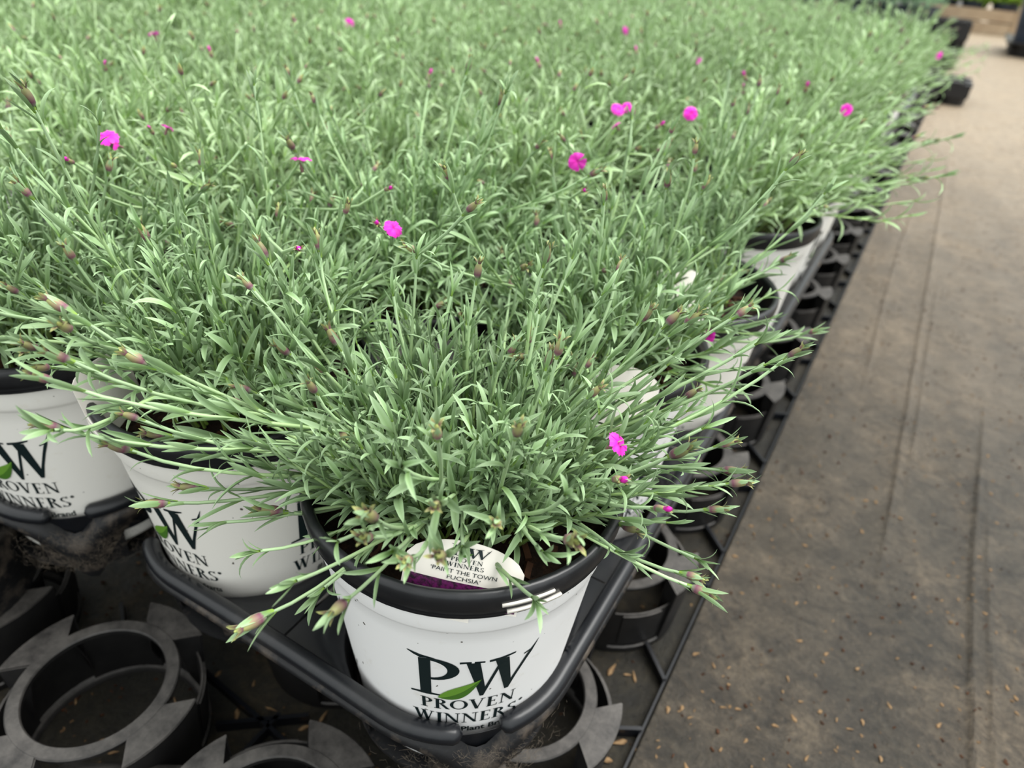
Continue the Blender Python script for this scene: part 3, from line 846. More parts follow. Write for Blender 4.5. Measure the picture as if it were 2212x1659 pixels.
def spacer_tray(label, cells, rail=None, ribs=(), seed=0):
    c0 = cells[0]; root = thing('spacer_tray', label, 'plant tray', (c0[0], c0[1], .0), 0, 'empty ring trays on the ground')
    rr = np.random.default_rng(seed)
    for (x, y) in cells:
        p = obj('pocket', SP_WALL, root, (x - c0[0], y - c0[1], .0008), (0, 0, rr.normal(0, .04)))
        obj('pocket_ring', SP_RING, p)
    for (p, q, kind) in ribs:
        p = np.array(p) - c0; q = np.array(q) - c0; a = Acc()
        if kind == 't':
            n = 10; P = np.array([[*(p + (q - p) * t), .032] for t in np.linspace(0, 1, n)])
            V, F = tube(P, .022, 18, caps=True); a.add(V, F); obj('connector', a.mesh('connector_mesh', ['spacer']), root)
        else:
            d = q - p; L = np.hypot(*d); V, F = box(((p[0] + q[0]) / 2, (p[1] + q[1]) / 2, .005), (L, .003, .009), math.atan2(d[1], d[0])); a.add(V, F)
            obj('rib', a.mesh('rib_mesh', ['tray'], False), root)
    if rail:
        x, y0, y1 = rail; a = Acc(); V, F = box((x - c0[0], (y0 + y1) / 2 - c0[1], .0035), (.0018, y1 - y0, .006)); a.add(V, F)
        obj('edge_rail', a.mesh('edge_rail_mesh', ['tray'], False), root)
    return root


XR = -.116
def rowy(j): return .268 + .1635 * j
names = ['nearest, beside the front white pot', 'second from the front', 'third from the front', 'fourth from the front', 'fifth from the front', 'sixth from the front', 'seventh from the front', 'last, at the far end']
for k in range(8):
    js = [3 * k, 3 * k + 1, 3 * k + 2]
    js = [j for j in js if rowy(j) < 4.1]
    if not js: break
    cells = [(XR, rowy(j)) for j in js] + ([(XR - .16, rowy(j)) for j in js] if k < 2 else [])
    ribs = []
    for j in js:
        y = rowy(j)
        ribs += [((XR + .05, y - .035), (-.041, y - .06), 'r'), ((XR + .05, y + .04), (-.041, y + .055), 'r')]
    ribs.append(((XR - .03, rowy(js[0]) + .065), (XR - .03, rowy(js[0]) + .10), 'r'))
    spacer_tray('black ring tray along the path edge, ' + names[k], cells, (-.0405, rowy(js[0]) - .082, rowy(js[-1]) + .078), ribs, k)
FC = [(-.352, .118), (-.194, .112), (-.512, .122), (-.352, -.042), (-.194, -.046), (-.512, -.04)]
spacer_tray('dusty black ring tray lying empty in front of the white pots', FC, None,
            [((-.325, .068), tuple(at(520, 1710, .05)[:2]), 't'), ((-.352, .185), (-.19, .172), 'r'), ((-.352 + .05, .16), (-.352 + .10, .20), 'r'), ((-.45, .19), (-.40, .16), 'r'), ((-.27, .19), (-.27, .13), 'r')], 50)

# ------------------------------------------------------------ carry trays holding the pots
TZ = .1625
PX, PY = .157, .160


def rrect(hx, hy, R, n=10):
    pts = []
    for cx, cy, a0 in ((hx - R, -hy + R, -90), (hx - R, hy - R, 0), (-hx + R, hy - R, 90), (-hx + R, -hy + R, 180)):
        for t in np.radians(np.linspace(a0, a0 + 90, n)): pts.append((cx + R * math.cos(t), cy + R * math.sin(t)))
    return pts


def resample(pts, step):
    P = np.array(pts); d = np.r_[0, np.cumsum(np.hypot(*np.diff(P, axis=0).T))]
    n = max(3, int(d[-1] / step)); s = np.linspace(0, d[-1], n)
    return np.stack([np.interp(s, d, P[:, 0]), np.interp(s, d, P[:, 1])], -1)


def carry_meshes():
    hx, hy, R = PX / 2 + .0655, PY + .0655, .0655
    cor = [(hx - R, -hy + R, -45), (hx - R, hy - R, 45), (-hx + R, hy - R, 135), (-hx + R, -hy + R, 225)]
    g = 12
    tubes = []
    for k in range(4):
        c, d = cor[k], cor[(k + 1) % 4]
        pts = [(c[0] + R * math.cos(t), c[1] + R * math.sin(t)) for t in np.radians(np.linspace(c[2] + g, c[2] + 45, 8))] + \
              [(d[0] + R * math.cos(t), d[1] + R * math.sin(t)) for t in np.radians(np.linspace(d[2] - 45, d[2] - g, 8))]
        Q = resample(pts, .006); n = len(Q); a = Acc()
        u = np.linspace(-1, 1, n)
        z = TZ + .0015 * np.cos(u * PI)
        V, F = tube(np.c_[Q, z], .0052, 12, caps=True); a.add(V, F)
        tubes.append(a.mesh('rim_tube_mesh', ['tray']))
    # skirt following the outline below the tube
    loop = resample(rrect(hx, hy, R) + [rrect(hx, hy, R)[0]], .005)[:-1]; n = len(loop)
    ang = np.arctan2(loop[:, 1], loop[:, 0])
    cd = np.min([np.hypot(loop[:, 0] - (c[0] + R * math.cos(math.radians(c[2]))), loop[:, 1] - (c[1] + R * math.sin(math.radians(c[2])))) for c in cor], axis=0)
    corner = np.exp(-(cd / .03) ** 2)
    nrm = np.gradient(loop, axis=0); nrm = np.stack([nrm[:, 1], -nrm[:, 0]], -1); nrm /= np.linalg.norm(nrm, axis=1)[:, None]
    a = Acc(); rows = []
    r = np.random.default_rng(9); rag = np.convolve(r.normal(0, .004, n), np.ones(5) / 5, 'same')
    for f, off in ((0, -.003), (.12, .0045), (.3, .006), (.6, .002), (1, -.004)):
        depth = .012 + .032 * corner + rag * (f > .5)
        z = TZ - .003 - f * depth - .018 * np.exp(-(cd / .013) ** 2)
        rows.append(np.c_[loop + nrm * off, z])
    V = np.stack(rows, 1).reshape(-1, 3); a.add(V, grid_faces(n, 5, cu=True))
    skirt = a.mesh('skirt_mesh', ['dust'])
    # deck between the pots
    a = Acc()
    for i in (-1, 1):
        for j in (-1, 0, 1):
            c = np.array([i * PX / 2, j * PY]); th = np.linspace(0, 2 * PI, 49)[:-1]; Ro = []
            for t in th:
                d = np.array([math.cos(t), math.sin(t)]); best = .0638
                for s in np.arange(.0638, .13, .002):
                    p = c + d * s
                    if abs(p[0] - c[0]) > PX / 2 + .0005 or abs(p[1] - c[1]) > PY / 2 + .0005: break
                    q = np.maximum(np.abs(p) - (np.array([hx, hy]) - R), 0)
                    if np.hypot(*q) > R - .002: break
                    best = s
                Ro.append(best)
            Ro = np.array(Ro); rowsd = []
            for rr_, z in ((np.full(48, .0600), .132), (np.full(48, .0632), TZ - .008), (np.full(48, .0640), TZ - .0055), (Ro * .5 + .0320, TZ - .005), (Ro, TZ - .006)):
                rowsd.append(np.c_[c[0] + rr_ * np.cos(th), c[1] + rr_ * np.sin(th), np.full(48, z)])
            a.add(np.stack(rowsd, 1).reshape(-1, 3), grid_faces(48, 5, cu=True))
    deck = a.mesh('deck_mesh', ['tray'])
    a = Acc()
    for k in range(4):
        c = PI / 4 + k * PI / 2
        V, F = sector(.0615, .0632, .108, .136, c - .42, c + .42, 8, r0b=.0575, r1b=.059); a.add(V, F)
    V, F = lathe([(.045, .1075), (.059, .1075), (.0592, .1105), (.045, .1095), (.045, .1075)], 40); a.add(V, F)
    pocket = a.mesh('pocket_cup_mesh', ['dust'])
    return tubes, skirt, deck, pocket


TUBES, SKIRT, DECK, CUP = carry_meshes()
fix_smooth(CUP)


def carry_tray(label, cx, cy, rz=0, empty=False):
    t = thing('carry_tray', label, 'plant tray', (cx, cy, 0), rz, 'carry trays holding the pots')
    for m in TUBES: obj('rim_tube', m, t)
    obj('skirt', SKIRT, t); obj('deck', DECK, t)
    for i in (-1, 1):
        for j in (-1, 0, 1): obj('pocket', CUP, t, (i * PX / 2, j * PY, 0))
    return t


# ------------------------------------------------------------ where pots stand
def cell(i, j):
    """i = column in from the path, j = row back from the front; trays are 2 x 3 pots"""
    ti, tj = i // 2, j // 3
    rs = np.random.default_rng(1000 + ti * 37 + tj)
    jx, jy = (0, 0) if (ti == 0 and tj == 0) else (rs.normal(0, .003), rs.normal(0, .003))
    x = -.142 - PX * i - .018 * ti + jx; y = .226 + PY * j + .014 * tj + jy
    if (i, j) == (0, 1): x, y = -.150, .384
    if (i, j) == (0, 2): x, y = -.137, .536
    if ti == 1 and tj == 0: x, y = x + .026, y - .02
    elif ti >= 1: y -= .012 * ti
    return x, y


ORD = ['first', 'second', 'third', 'fourth', 'fifth', 'sixth', 'seventh', 'eighth', 'ninth', 'tenth', 'eleventh', 'twelfth', 'thirteenth', 'fourteenth', 'fifteenth',
       'sixteenth', 'seventeenth', 'eighteenth', 'nineteenth', 'twentieth', 'twenty-first', 'twenty-second', 'twenty-third', 'twenty-fourth', 'twenty-fifth', 'twenty-sixth', 'twenty-seventh', 'twenty-eighth', 'twenty-ninth', 'thirtieth']

# visible cells
CELLS = []
for j in range(0, 26):
    for i in range(0, 26):
        x, y = cell(i, j)
        if y > (2.2, 2.42, 2.6, 2.75, 2.85, 2.95, 3.0, 3.1)[min(i, 7)]: continue
        px, py, f = proj((x, y, .33))
        if f > .1 and -190 < px < 2300 and -60 < py < 1900: CELLS.append((i, j, x, y))
print('CELLS', len(CELLS))
trays = sorted({(i // 2, j // 3) for i, j, _, _ in CELLS if i < 2 or (j < 3 and i < 8)})
for ti, tj in trays:
    cs = [cell(2 * ti + a, 3 * tj + b) for a in (0, 1) for b in (0, 1, 2)]
    cx = np.mean([c[0] for c in cs]); cy = np.mean([c[1] for c in cs])
    if ti == 0:
        lb = 'black carry tray with rolled rim, ' + ('at the front corner, holding the sharpest white pots' if tj == 0 else f'{ORD[tj]} back along the path edge')
    else:
        lb = f'black carry tray in the front row, {ORD[ti]} from the path corner' + ('' if tj == 0 else ', behind')
    carry_tray(lb, cx, cy)

# lint and cobweb caught on the front corners of the first two trays
for (i, j, an0) in ((0, 0, -48), (2, 0, -45)):
    cx, cy = cell(i, j); r = np.random.default_rng(60 + i); a = Acc()
    for k in range(700):
        t = math.radians(an0 + r.normal(0, 17)); z = TZ - .012 - .034 * r.random() ** .8; q = .0700 + r.uniform(-.001, .0018)
        p = np.array([cx + q * math.cos(t), cy + q * math.sin(t), z]); d = r.normal(0, 1, 3); d -= d @ [math.cos(t), math.sin(t), 0] * np.array([math.cos(t), math.sin(t), 0]); d *= r.uniform(.0010, .0034) / np.linalg.norm(d)
        P = np.array([p - d, p + r.normal(0, .0012, 3), p + d + r.normal(0, .001, 3)]); V, F = tube(P, .00004, 3); a.add(V, F)
    obj('lint', a.mesh('lint_mesh', ['web'], False), kind='stuff', label='grey lint and cobweb clinging below the ' + ('front corner of the nearest tray' if i == 0 else 'notch of the left-hand tray'), category='lint')

# ------------------------------------------------------------ the near plants
AT = [  # tips of the front plant: pixel, reach, kind
    (1555, 962, .155, 'b'), (1560, 1015, .155, 'B'), (1575, 1045, .155, 'b'), (1528, 1100, .14, 'b'), (1480, 1240, .135, 'b'), (1494, 1268, .13, 'B'), (1702, 772, .19, 'b'),
    (1412, 1097, .12, 'p', .31), (1325, 1036, .10, 'p', .32), (1336, 958, .11, 'f', .325), (1448, 985, .13, 'B', .32), (1500, 1205, .13, 'n'), (1480, 858, .17, 'b'), (1590, 682, .2, 'b'), (1630, 745, .2, 'n'),
    (1480, 700, .2, 'b'), (1385, 693, .19, 'b'), (1440, 790, .17, 'n'), (1140, 742, .15, 'b'), (1100, 765, .14, 'b'), (1335, 590, .2, 'b'), (1300, 640, .19, 'n'),
    (572, 1330, .13, 'B'), (562, 1190, .14, 'n'), (485, 1128, .15, 'n'), (430, 1053, .16, 'B'), (362, 1086, .16, 'B'), (280, 972, .19, 'B'), (318, 786, .21, 'B'), (130, 925, .23, 'b'),
    (112, 822, .24, 'b'), (150, 778, .24, 'b'), (148, 672, .25, 'B'), (520, 872, .16, 'b'), (355, 940, .18, 'b'), (300, 905, .19, 'b'), (612, 905, .13, 'p'), (610, 1105, .12, 'B'),
    (560, 850, .16, 'n'), (730, 745, .16, 'B'), (575, 558, .21, 'B'), (545, 625, .2, 'b'), (625, 765, .18, 'b'), (690, 540, .2, 'b'), (460, 985, .15, 'n'), (850, 640, .17, 'n'),
    (745, 1300, .10, 'B', .300), (810, 1120, .11, 'B', .330), (800, 1160, .11, 'b', .322), (955, 1200, .105, 'B', .322), (885, 1207, .10, 'b', .316), (1225, 1165, .12, 'B', .322), (1075, 1130, .10, 'b', .328),
    (945, 1090, .10, 'b', .334), (1115, 940, .11, 'b', .352), (945, 945, .11, 'b', .350), (1170, 1190, .08, 'n', .305), (700, 1270, .11, 'n'), (1150, 1290, .085, 'n', .290), (640, 1255, .12, 'n', .296), (870, 1010, .1, 'n', .345), (1220, 1070, .1, 'n', .335), (1000, 1180, .08, 'n', .31), (850, 1190, .1, 'n', .315), (730, 1170, .1, 'n', .31), (1330, 1190, .1, 'n', .29),
    (975, 640, .16, 'n'), (1030, 600, .17, 'b'), (900, 560, .19, 'n'), (1250, 830, .13, 'n'), (870, 820, .11, 'n'), (1235, 560, .2, 'n'), (1170, 600, .18, 'n'),
    (1440, 700, .19, 'b'), (1345, 1135, .1, 'b'), (1650, 790, .19, 'n'), (1415, 940, .13, 'n'), (690, 890, .13, 'n'), (760, 980, .11, 'n'), (1290, 1090, .09, 'n'),
]
xa, ya = cell(0, 0)
near_plant('sharpest front plant, grey-green pinks with buds in the white pot at the tray corner', xa, ya, math.radians(-52), 1, AT, 215, 14, spread=.078, h=(.045, .085), strip=math.radians(-38), stemL=(.10, .15), clear=(.47, -.88, .044), dz=-.003)
xb, yb = cell(1, 0)
near_plant('budding pinks in a white pot just left of the front corner pot', xb, yb, math.radians(-90 + 90), 2,
           [(160, 560, .17, 'b'), (320, 520, .17, 'B'), (40, 632, .19, 'b'), (330, 700, .13, 'n'), (240, 600, .15, 'n'), (400, 560, .15, 'n'), (470, 640, .12, 'n'), (190, 690, .15, 'n'), (600, 470, .17, 'b')],
           150, 22, spread=.075, h=(.055, .11), strip=math.radians(-110))
x2, y2 = cell(0, 1)
near_plant('pinks in the white pot directly behind the front corner pot, path side', x2, y2, math.radians(-38), 3, [(1090, 560, .14, 'b'), (1160, 490, .15, 'b')], 150, 22, lean=(-.01, .005), spread=.075, h=(.05, .10))
xc, yc = cell(2, 0)
near_plant('pinks in the stained white pot at the left end, in the next tray', xc, yc, math.radians(-66), 4, [(40, 400, .17, 'b'), (20, 240, .17, 'b')], 150, 22, spread=.08, h=(.06, .11))
x3, y3 = cell(0, 2)
near_plant('pinks leaning away from a bare soil patch in the path-side pot, third from front', x3, y3, math.radians(-76), 5, [(1350, 480, .15, 'b')], 120, 16, lean=(-.03, .02), spread=.06, h=(.05, .10), open_dir=(1, -.45), dz=-.012)
x4, y4 = cell(1, 1)
near_plant('pinks in the second row, behind the pot left of the front corner', x4, y4, 0, 6, [(695, 525, .14, 'b'), (850, 493, .14, 'f', .362), (378, 533, .17, 'p'), (820, 488, .12, 'p', .360)], 150, 26, spread=.08, h=(.06, .11))
DONE = {(0, 0), (1, 0), (0, 1), (2, 0), (0, 2), (1, 1)}


# ------------------------------------------------------------ the field: a few plants copied pot by pot
def field_variant(seed, lean=(0, 0), n=95, ns=16):
    r = np.random.default_rng(seed); acc = Acc(); buds = []
    shoot_mass(acc, r, n, lean, .085, (.06, .12), LEAF_LO, node_gap=.0105, leaf_len=.0235, sides=3)
    for k in range(ns):
        a = r.uniform(0, 2 * PI); el = r.uniform(.45, 1.35); L = r.uniform(.12, .175)
        tip = np.array([math.cos(a) * math.cos(el) * L, math.sin(a) * math.cos(el) * L, ZS + math.sin(el) * L * .92]); tip[:2] += np.array(lean) * 1.3
        base = np.array([*crown_points(r, 1, .03)[0], ZS - .003])
        P = stem_curve(base, tip, 8, .4, r, .006)
        V, F = tube(P, np.linspace(.0010, .0007, 8), 4); acc.add(V, F, np.repeat(np.linspace(.1, 1, 8), 4), r.random(), 1)
        for (p, d, up, ll) in stem_leaves(P, r, 8, .026, t0=.2, t1=.95, spread=(.15, .6)):
            place_leaf(acc, LEAF_LO[r.integers(6)], p, d, up, ll, ll * .125, r.random(), 0)
        buds.append((tip, P[-1] - P[-3], r.random()))
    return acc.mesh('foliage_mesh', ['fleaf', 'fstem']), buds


VAR = [field_variant(200 + k) for k in range(7)]
VAR_OUT = [field_variant(220 + k, (.028, .004), 105, 20) for k in range(3)]
VAR_IN = [field_variant(230, (-.02, .01))]


def merged_buds(buds, seed):
    """all buds of a far plant as one part"""
    a = Acc(); r = np.random.default_rng(seed)
    for tip, T, q in buds[:9]:
        R = np.array(orient(T).to_3x3()); V, F, t = ovoid(.0095, .0016, 4, 4); a.add(V @ R.T + tip, F, t * .5, q, 0)
    return a.mesh('flower_buds_mesh', ['calyx'])


FAR_BUDS = {id(v[0]): merged_buds(v[1], k) for k, v in enumerate(VAR + VAR_OUT + VAR_IN)}
ROOTS = {}
for (i, j, x, y) in CELLS:
    if (i, j) in DONE: continue
    rr = np.random.default_rng(i * 131 + j * 7 + 3)
    if i == 0 and j > 2: me, buds = VAR_OUT[rr.integers(3)]
    else: me, buds = VAR[rr.integers(len(VAR))]
    if (i, j) in ((0, 5), (0, 7)): me, buds = VAR_IN[0]
    where = 'beside the path' if i == 0 else f'{ORD[i]} pot in from the path'
    root = thing('potted_pinks', f'budding grey-green pinks in the massed bed, {ORD[j]} row back, {where}', 'potted plant', (x, y, ZB), 0, 'potted pinks of the massed bed')
    ROOTS[(i, j)] = root
    add_pot(root, math.radians(-55) + rr.uniform(-.6, .6), letters=(i == 0 and j < 10) or j < 1)
    rot = rr.uniform(-.5, .5) if i == 0 else rr.uniform(0, 6.28); s = rr.uniform(.93, 1.1)
    zoff = ZS * (1 - s)
    near = y < 1.15 and i < 9
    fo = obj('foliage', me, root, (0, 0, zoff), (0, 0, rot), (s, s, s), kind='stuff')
    if near:
        R_ = Matrix.Rotation(rot, 4, 'Z')
        for tip, T, q in buds:
            if q < .2: continue
            b = bpy.data.objects.new('flower_bud', BUD_LO_PINK if q > .985 else BUD_LO[int(q * 40) % 4]); COL.objects.link(b); b.parent = root
            b.matrix_local = Matrix.Translation((0, 0, zoff)) @ R_ @ Matrix.Scale(s, 4) @ Matrix.Translation(tip) @ orient(T, q * 40)
    else:
        obj('flower_buds', FAR_BUDS[id(me)], root, (0, 0, zoff), (0, 0, rot), (s, s, s), kind='stuff')

# flowers seen in the photograph, each on its own stem and plant
FL = [(232, 296, 'f', 1.25), (250, 312, 'f', .7), (362, 275, 'f', .8), (332, 290, 'p', 1), (228, 155, 'p', 1.2), (755, 50, 'f', 1.3), (332, 72, 'f', 1.2), (651, 343, 'f', 1.2), (630, 57, 'p', 1.4), (160, 352, 'p', 1), (1247, 349, 'f', 1.2),
      (1258, 412, 'p', 1), (1335, 236, 'f', 1.2), (1354, 232, 'f', .9), (1330, 270, 'f', .8), (1492, 245, 'f', 1.2), (1168, 148, 'p', 1.6), (1352, 66, 'f', 1.3), (1505, 130, 'f', 1.2), (1212, 62, 'p', 1.6), (1375, 120, 'p', 1.5),
      (922, 175, 'p', 1.5), (1612, 176, 'p', 1.6), (1605, 205, 'p', 1.4), (1738, 200, 'p', 1.6), (1828, 237, 'f', 1.1), (2028, 120, 'f', 1.1), (1415, 278, 'p', 1.2), (1500, 20, 'p', 1.6), (458, 125, 'p', 1.4), (832, 410, 'p', 1), (640, 535, 'p', 1), (1532, 725, 'f', .8)]
for (px, py, kd, s) in FL:
    p = at(px, py, .372 if py < 700 else .30)
    (i, j), root = min(ROOTS.items(), key=lambda kv: (kv[1].location.x - p[0]) ** 2 + (kv[1].location.y - p[1]) ** 2)
    O = np.array(root.location); tip = p - O
    P = stem_curve(np.array([tip[0] * .1, tip[1] * .1, ZS]), tip, 8, .4, rng, .003)
    V, F = tube(P, .0009, 5); a = Acc(); a.add(V, F, .8, .6)
    st = obj('stem', a.mesh('stem_mesh', ['stem']), root)
    b = bpy.data.objects.new('flower' if kd == 'f' else 'flower_bud', FLOWER[int(px) % 3] if kd == 'f' else BUD_PINK); COL.objects.link(b); b.parent = st
    tc_ = np.array([0, 0, HC]) - p; tc_ /= np.linalg.norm(tc_)
    T = (np.array([math.sin(px), math.cos(px * 1.7), .5]) * .9 + tc_ * .7) if kd == 'f' else P[-1] - P[-3]
    b.matrix_local = Matrix.Translation(tip) @ orient(T, px) @ Matrix.Scale(s * (.56 if kd == 'f' else .8), 4)
    b['label'] = 'open magenta flower' if kd == 'f' else 'bud with magenta petals showing'


# ------------------------------------------------------------ care tags
def tag_thing(label, pos, face, tilt, W, H, roll=0, full=True):
    """a plastic tag standing in a pot: pos = bottom centre, face = heading its print looks to, tilt back from upright"""
    root = thing('care_tag', label, 'plant tag', pos, 0, 'plastic care tags')
    root.rotation_euler = (Matrix.Rotation(face + PI / 2, 3, 'Z') @ Matrix.Rotation(-tilt, 3, 'X') @ Matrix.Rotation(roll, 3, 'Y')).to_euler()
    if full: root.scale = (1, 1, .86)
    n = 17; u = np.linspace(-1, 1, n)
    top = H - .28 * W * (1 - np.sqrt(np.clip(1 - (u * .98) ** 2, 0, 1)))
    bow = lambda x: -.0035 * (1 - (x / (W / 2)) ** 2)
    a = Acc(); rows = []
    for dy in (0, .0006):
        for f in np.linspace(0, 1, 7): rows.append(np.stack([u * W / 2, bow(u * W / 2) + dy, -.005 + (top + .005) * f], -1))
    V = np.stack(rows, 0)
    a.add(V[:7].reshape(-1, 3), grid_faces(7, n)); a.add(V[7:].reshape(-1, 3), grid_faces(7, n)[:, ::-1])
    for k in (0, n - 1):
        F_, B_ = V[:7, k], V[7:, k]; a.add(np.concatenate([F_, B_]), [[i, i + 1, i + 8, i + 7] for i in range(6)])
    F_, B_ = V[6], V[13]; a.add(np.concatenate([F_, B_]), [[i, i + 1, i + 1 + n, i + n] for i in range(n - 1)])
    obj('tag_plate', a.mesh('tag_plate_mesh', ['tagw']), root)
    a = Acc(); V, F = box((0, .0010, -.006), (.012, .0008, .014)); a.add(V, F); obj('stake', a.mesh('stake_mesh', ['tagw'], False), root)
    if full:
        def put(q, off, m):
            P = q.reshape(-1, 2) / 1000; V = np.stack([P[:, 0] - W / 2, bow(P[:, 0] - W / 2) - off, P[:, 1]], -1)
            a = Acc(); a.add(V, np.arange(len(V)).reshape(-1, 4)); return a.mesh('print_mesh', [m], False)
        w = W * 1000; h = H * 1000
        ph = 6.6
        xs_ = np.linspace(2.0, w - 1.0, 14)
        obj('photo_print', put(poly_strip(np.stack([xs_, xs_ * 0 - 4], -1), np.stack([xs_, xs_ * 0 + ph], -1)), .0003, 'tagp'), root)
        q = [font_quads("\u2018PAINT THE TOWN", 2.7, x0=w * .22, width=w * .56, y=ph + 3.9, bold=.01), font_quads("FUCHSIA\u2019", 2.7, x0=w * .37, width=w * .28, y=ph + 1.0, bold=.01)]
        lg, l1, l2 = logo(0)
        q.append(word('WINNERS', w * .34, w * .66, ph + 7.0, 2.1)); q.append(word('PROVEN', w * .37, w * .64, ph + 9.8, 2.0))
        big = lg[(lg[..., 1].min(axis=1) > 71.5)]; big = (big - [30, 73]) * [.28, .145] + [w * .52, ph + 12.6]; q.append(big)
        obj('lettering', put(np.concatenate(q), .00045, 'ink'), root)
        lf = np.concatenate([l1, l2]); lf = (lf - [30, 73]) * [.28, .145] + [w * .52, ph + 12.6]
        obj('leaf_emblem', put(lf, .0006, 'inkleaf2'), root)
    return root


def tag_at(label, px, py, z, *a, **k):
    return tag_thing(label, tuple(at(px, py, z)), *a, **k)


tag_at('white arched care tag with purple photo, standing inside the front pot rim', 992, 1284, .265, math.radians(-61), math.radians(34), .050, .0265, roll=math.radians(8))
tag_at('cream care tag in the second pot along the path, half hidden by leaves', 1325, 905, .266, math.radians(-60), math.radians(20), .045, .032, roll=.1, full=False)
tag_at('cream rounded care tag among leaves beside the bare soil pot', 1455, 720, .272, math.radians(-50), math.radians(35), .045, .045, roll=.2, full=False)
tag_at('pale care tag seen edge-on at the left rim of the second front pot', 262, 900, .262, math.radians(10), math.radians(12), .035, .036, full=False)

# ------------------------------------------------------------ far surroundings
# loose trays jutting into the path
for k, (tx, ty, sz, lb, rz) in enumerate([(-.055, 3.52, 1, 'nearer of the black trays jutting out from the bed into the path', .05), (-.150, 4.62, 1, 'middle black tray jutting out beside the bed, further back', -.1), (-.13, 5.75, 1.9, 'farthest black tray jutting out at the end of the bed', .1)]):
    t = thing('loose_tray', lb, 'plant tray', (tx, ty, .005), rz, 'loose trays jutting into the path'); t.scale = (1, 1, sz)
    for a_ in (-1, 0, 1):
        for b_ in (0, 1):
            q = obj('pocket', SP_WALL, t, (a_ * .11 - .03, b_ * .12, 0), scale=(.82, .82, 1.3)); obj('pocket_ring', SP_RING, q)
    a = Acc(); V, F = box((-.03, .06, .078), (.33, .24, .006)); a.add(V, F); V, F = box((-.03, -.055, .055), (.32, .006, .05)); a.add(V, F); V, F = box((.13, .06, .055), (.006, .23, .05)); a.add(V, F)
    obj('tray_body', a.mesh('tray_body_mesh', ['tray'], False), t)


def leafy_top(n, sx, sy, h, m, seed, ll=.05, wr=.3):
    r = np.random.default_rng(seed); a = Acc()
    for k in range(n):
        p = np.array([r.uniform(-sx, sx), r.uniform(-sy, sy), r.uniform(.05, 1) ** .7 * h]); an = r.uniform(0, 6.28); el = r.uniform(.1, 1.2)
        d = np.array([math.cos(an) * math.cos(el), math.sin(an) * math.cos(el), math.sin(el)])
        place_leaf(a, LEAF_LO[r.integers(6)], p, d, np.array([0, 0, 1.]) + d * .1 + r.normal(0, .2, 3), ll * r.uniform(.6, 1.2), ll * wr, r.random(), 0)
    return a.mesh('leafy_top_mesh', [m])


BP = Acc(); V, F = lathe([(.002, 0), (.085, 0), (.11, .21), (.118, .212), (.12, .24), (.112, .24), (.10, .2), (.002, .2)], 28); BP.add(V, F); BP = BP.mesh('black_pot_mesh', ['bpot'])
fix_smooth(BP)
TOPS = [leafy_top(900, .12, .12, .12, 'sage', 300 + k, .035, .25) for k in range(3)]
LTOPS = [leafy_top(260, .13, .13, .12, 'lime', 310 + k, .07, .5) for k in range(3)]
k = 0
for row in range(3):
    for c in range(13):
        x = -.35 - c * .245 + .02 * row; y = 4.95 + row * .26 - .03 * c
        px, py, f = proj((x, y, .3))
        if px > 2100 or px < 1200 or py < -80: continue
        t = thing('shrub_in_black_pot', f'large black pot of pale green foliage beyond the bed, {ORD[row]} row, {ORD[c]} from the path', 'potted plant', (x, y, 0), 0, 'black pots beyond the bed')
        obj('pot_body', BP, t); obj('foliage', TOPS[k % 3], t, (0, 0, .245), kind='stuff'); k += 1
# wooden crate of lime-green plants at the end of the path
ct = thing('wooden_crate', 'weathered wooden crate across the far end of the path', 'crate', (-.03, 7.35, 0), .02)
for z in (.045, .135):
    a = Acc(); V, F = box((0, 0, z), (.66, .02, .082)); a.add(V, F); obj('plank', a.mesh('plank_mesh', ['wood'], False), ct)
    a = Acc(); V, F = box((-.33, .25, z), (.02, .5, .082)); a.add(V, F); obj('plank', a.mesh('plank_mesh', ['wood'], False), ct)
    a = Acc(); V, F = box((.33, .25, z), (.02, .5, .082)); a.add(V, F); obj('plank', a.mesh('plank_mesh', ['wood'], False), ct)
for x in (-.335, .335):
    a = Acc(); V, F = box((x, -.02, .16), (.045, .03, .32)); a.add(V, F); obj('corner_post', a.mesh('corner_post_mesh', ['wood'], False), ct)
a = Acc(); V, F = box((0, .25, .01), (.64, .48, .02)); a.add(V, F); obj('base', a.mesh('crate_base_mesh', ['wood'], False), ct)
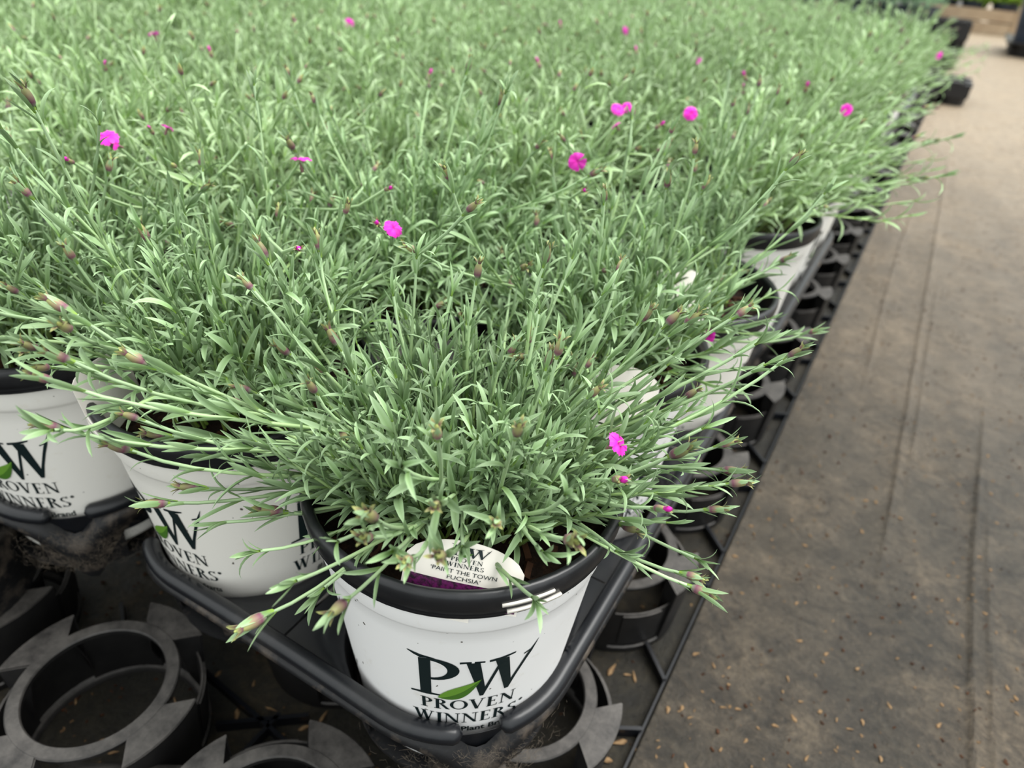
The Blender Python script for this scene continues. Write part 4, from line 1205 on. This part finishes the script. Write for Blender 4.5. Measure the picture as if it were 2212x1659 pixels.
for k in range(6):
    x = -.03 - .22 + (k % 3) * .22; y = 7.48 + (k // 3) * .25
    t = thing('lime_leaved_plant', f'bright lime-green bushy plant in the crate, {ORD[k % 3]} from left, {"front" if k < 3 else "back"} row', 'potted plant', (x, y, .021), 0, 'lime-green plants in the crate')
    obj('pot_body', BP, t, scale=(.85, .85, .85)); obj('foliage', LTOPS[k % 3], t, (0, 0, .17), kind='stuff')
# empty black nursery pot standing in the left ring
EP = Acc(); V, F = lathe([(.002, 0), (.040, 0), (.043, .004), (.054, .135), (.0575, .136), (.058, .146), (.0555, .147), (.0545, .143), (.052, .13), (.041, .006), (.002, .005)], 40)
r = np.random.default_rng(8); th = np.arctan2(V[:, 1], V[:, 0]); V[:, :2] *= (1 + .05 * np.sin(3 * th + V[:, 2] * 20) * (V[:, 2] / .15))[:, None]; EP.add(V, F)
q = EP.mesh('empty_pot_mesh', ['dust']); fix_smooth(q)
o = obj('empty_nursery_pot', q, None, (-.508, .118, .002), (.05, .08, 0), label='empty crumpled black nursery pot at the left edge, standing in a ring tray', category='pot')
# right-hand bench edge beyond the path
for k, (x, y) in enumerate([(.34, 5.9), (.36, 6.25), (.60, 5.95), (.62, 6.25)]):
    t = thing('shrub_in_black_pot', f'dark pot of sage-green foliage across the path, {ORD[k]} from its corner', 'potted plant', (x, y, .09), 0, 'dark pots across the path')
    obj('pot_body', BP, t); obj('foliage', TOPS[k % 3], t, (0, 0, .2), scale=(1, 1, 1.8), kind='stuff')
for k, (x, y) in enumerate([(.35, 5.85), (.37, 6.2)]):
    pass
t = thing('loose_tray', 'black tray holding dark pots on the far side of the path', 'plant tray', (.47, 6.05, 0), 0, 'trays across the path')
for a_ in (-1, 0, 1):
    for b_ in (-1, 0, 1):
        q = obj('pocket', SP_WALL, t, (a_ * .15, b_ * .19, .001), scale=(1.1, 1.1, 1.2)); obj('pocket_ring', SP_RING, q)
a = Acc(); V, F = box((0, 0, .083), (.50, .66, .010)); a.add(V, F); obj('tray_body', a.mesh('tray_body_mesh', ['tray'], False), t)
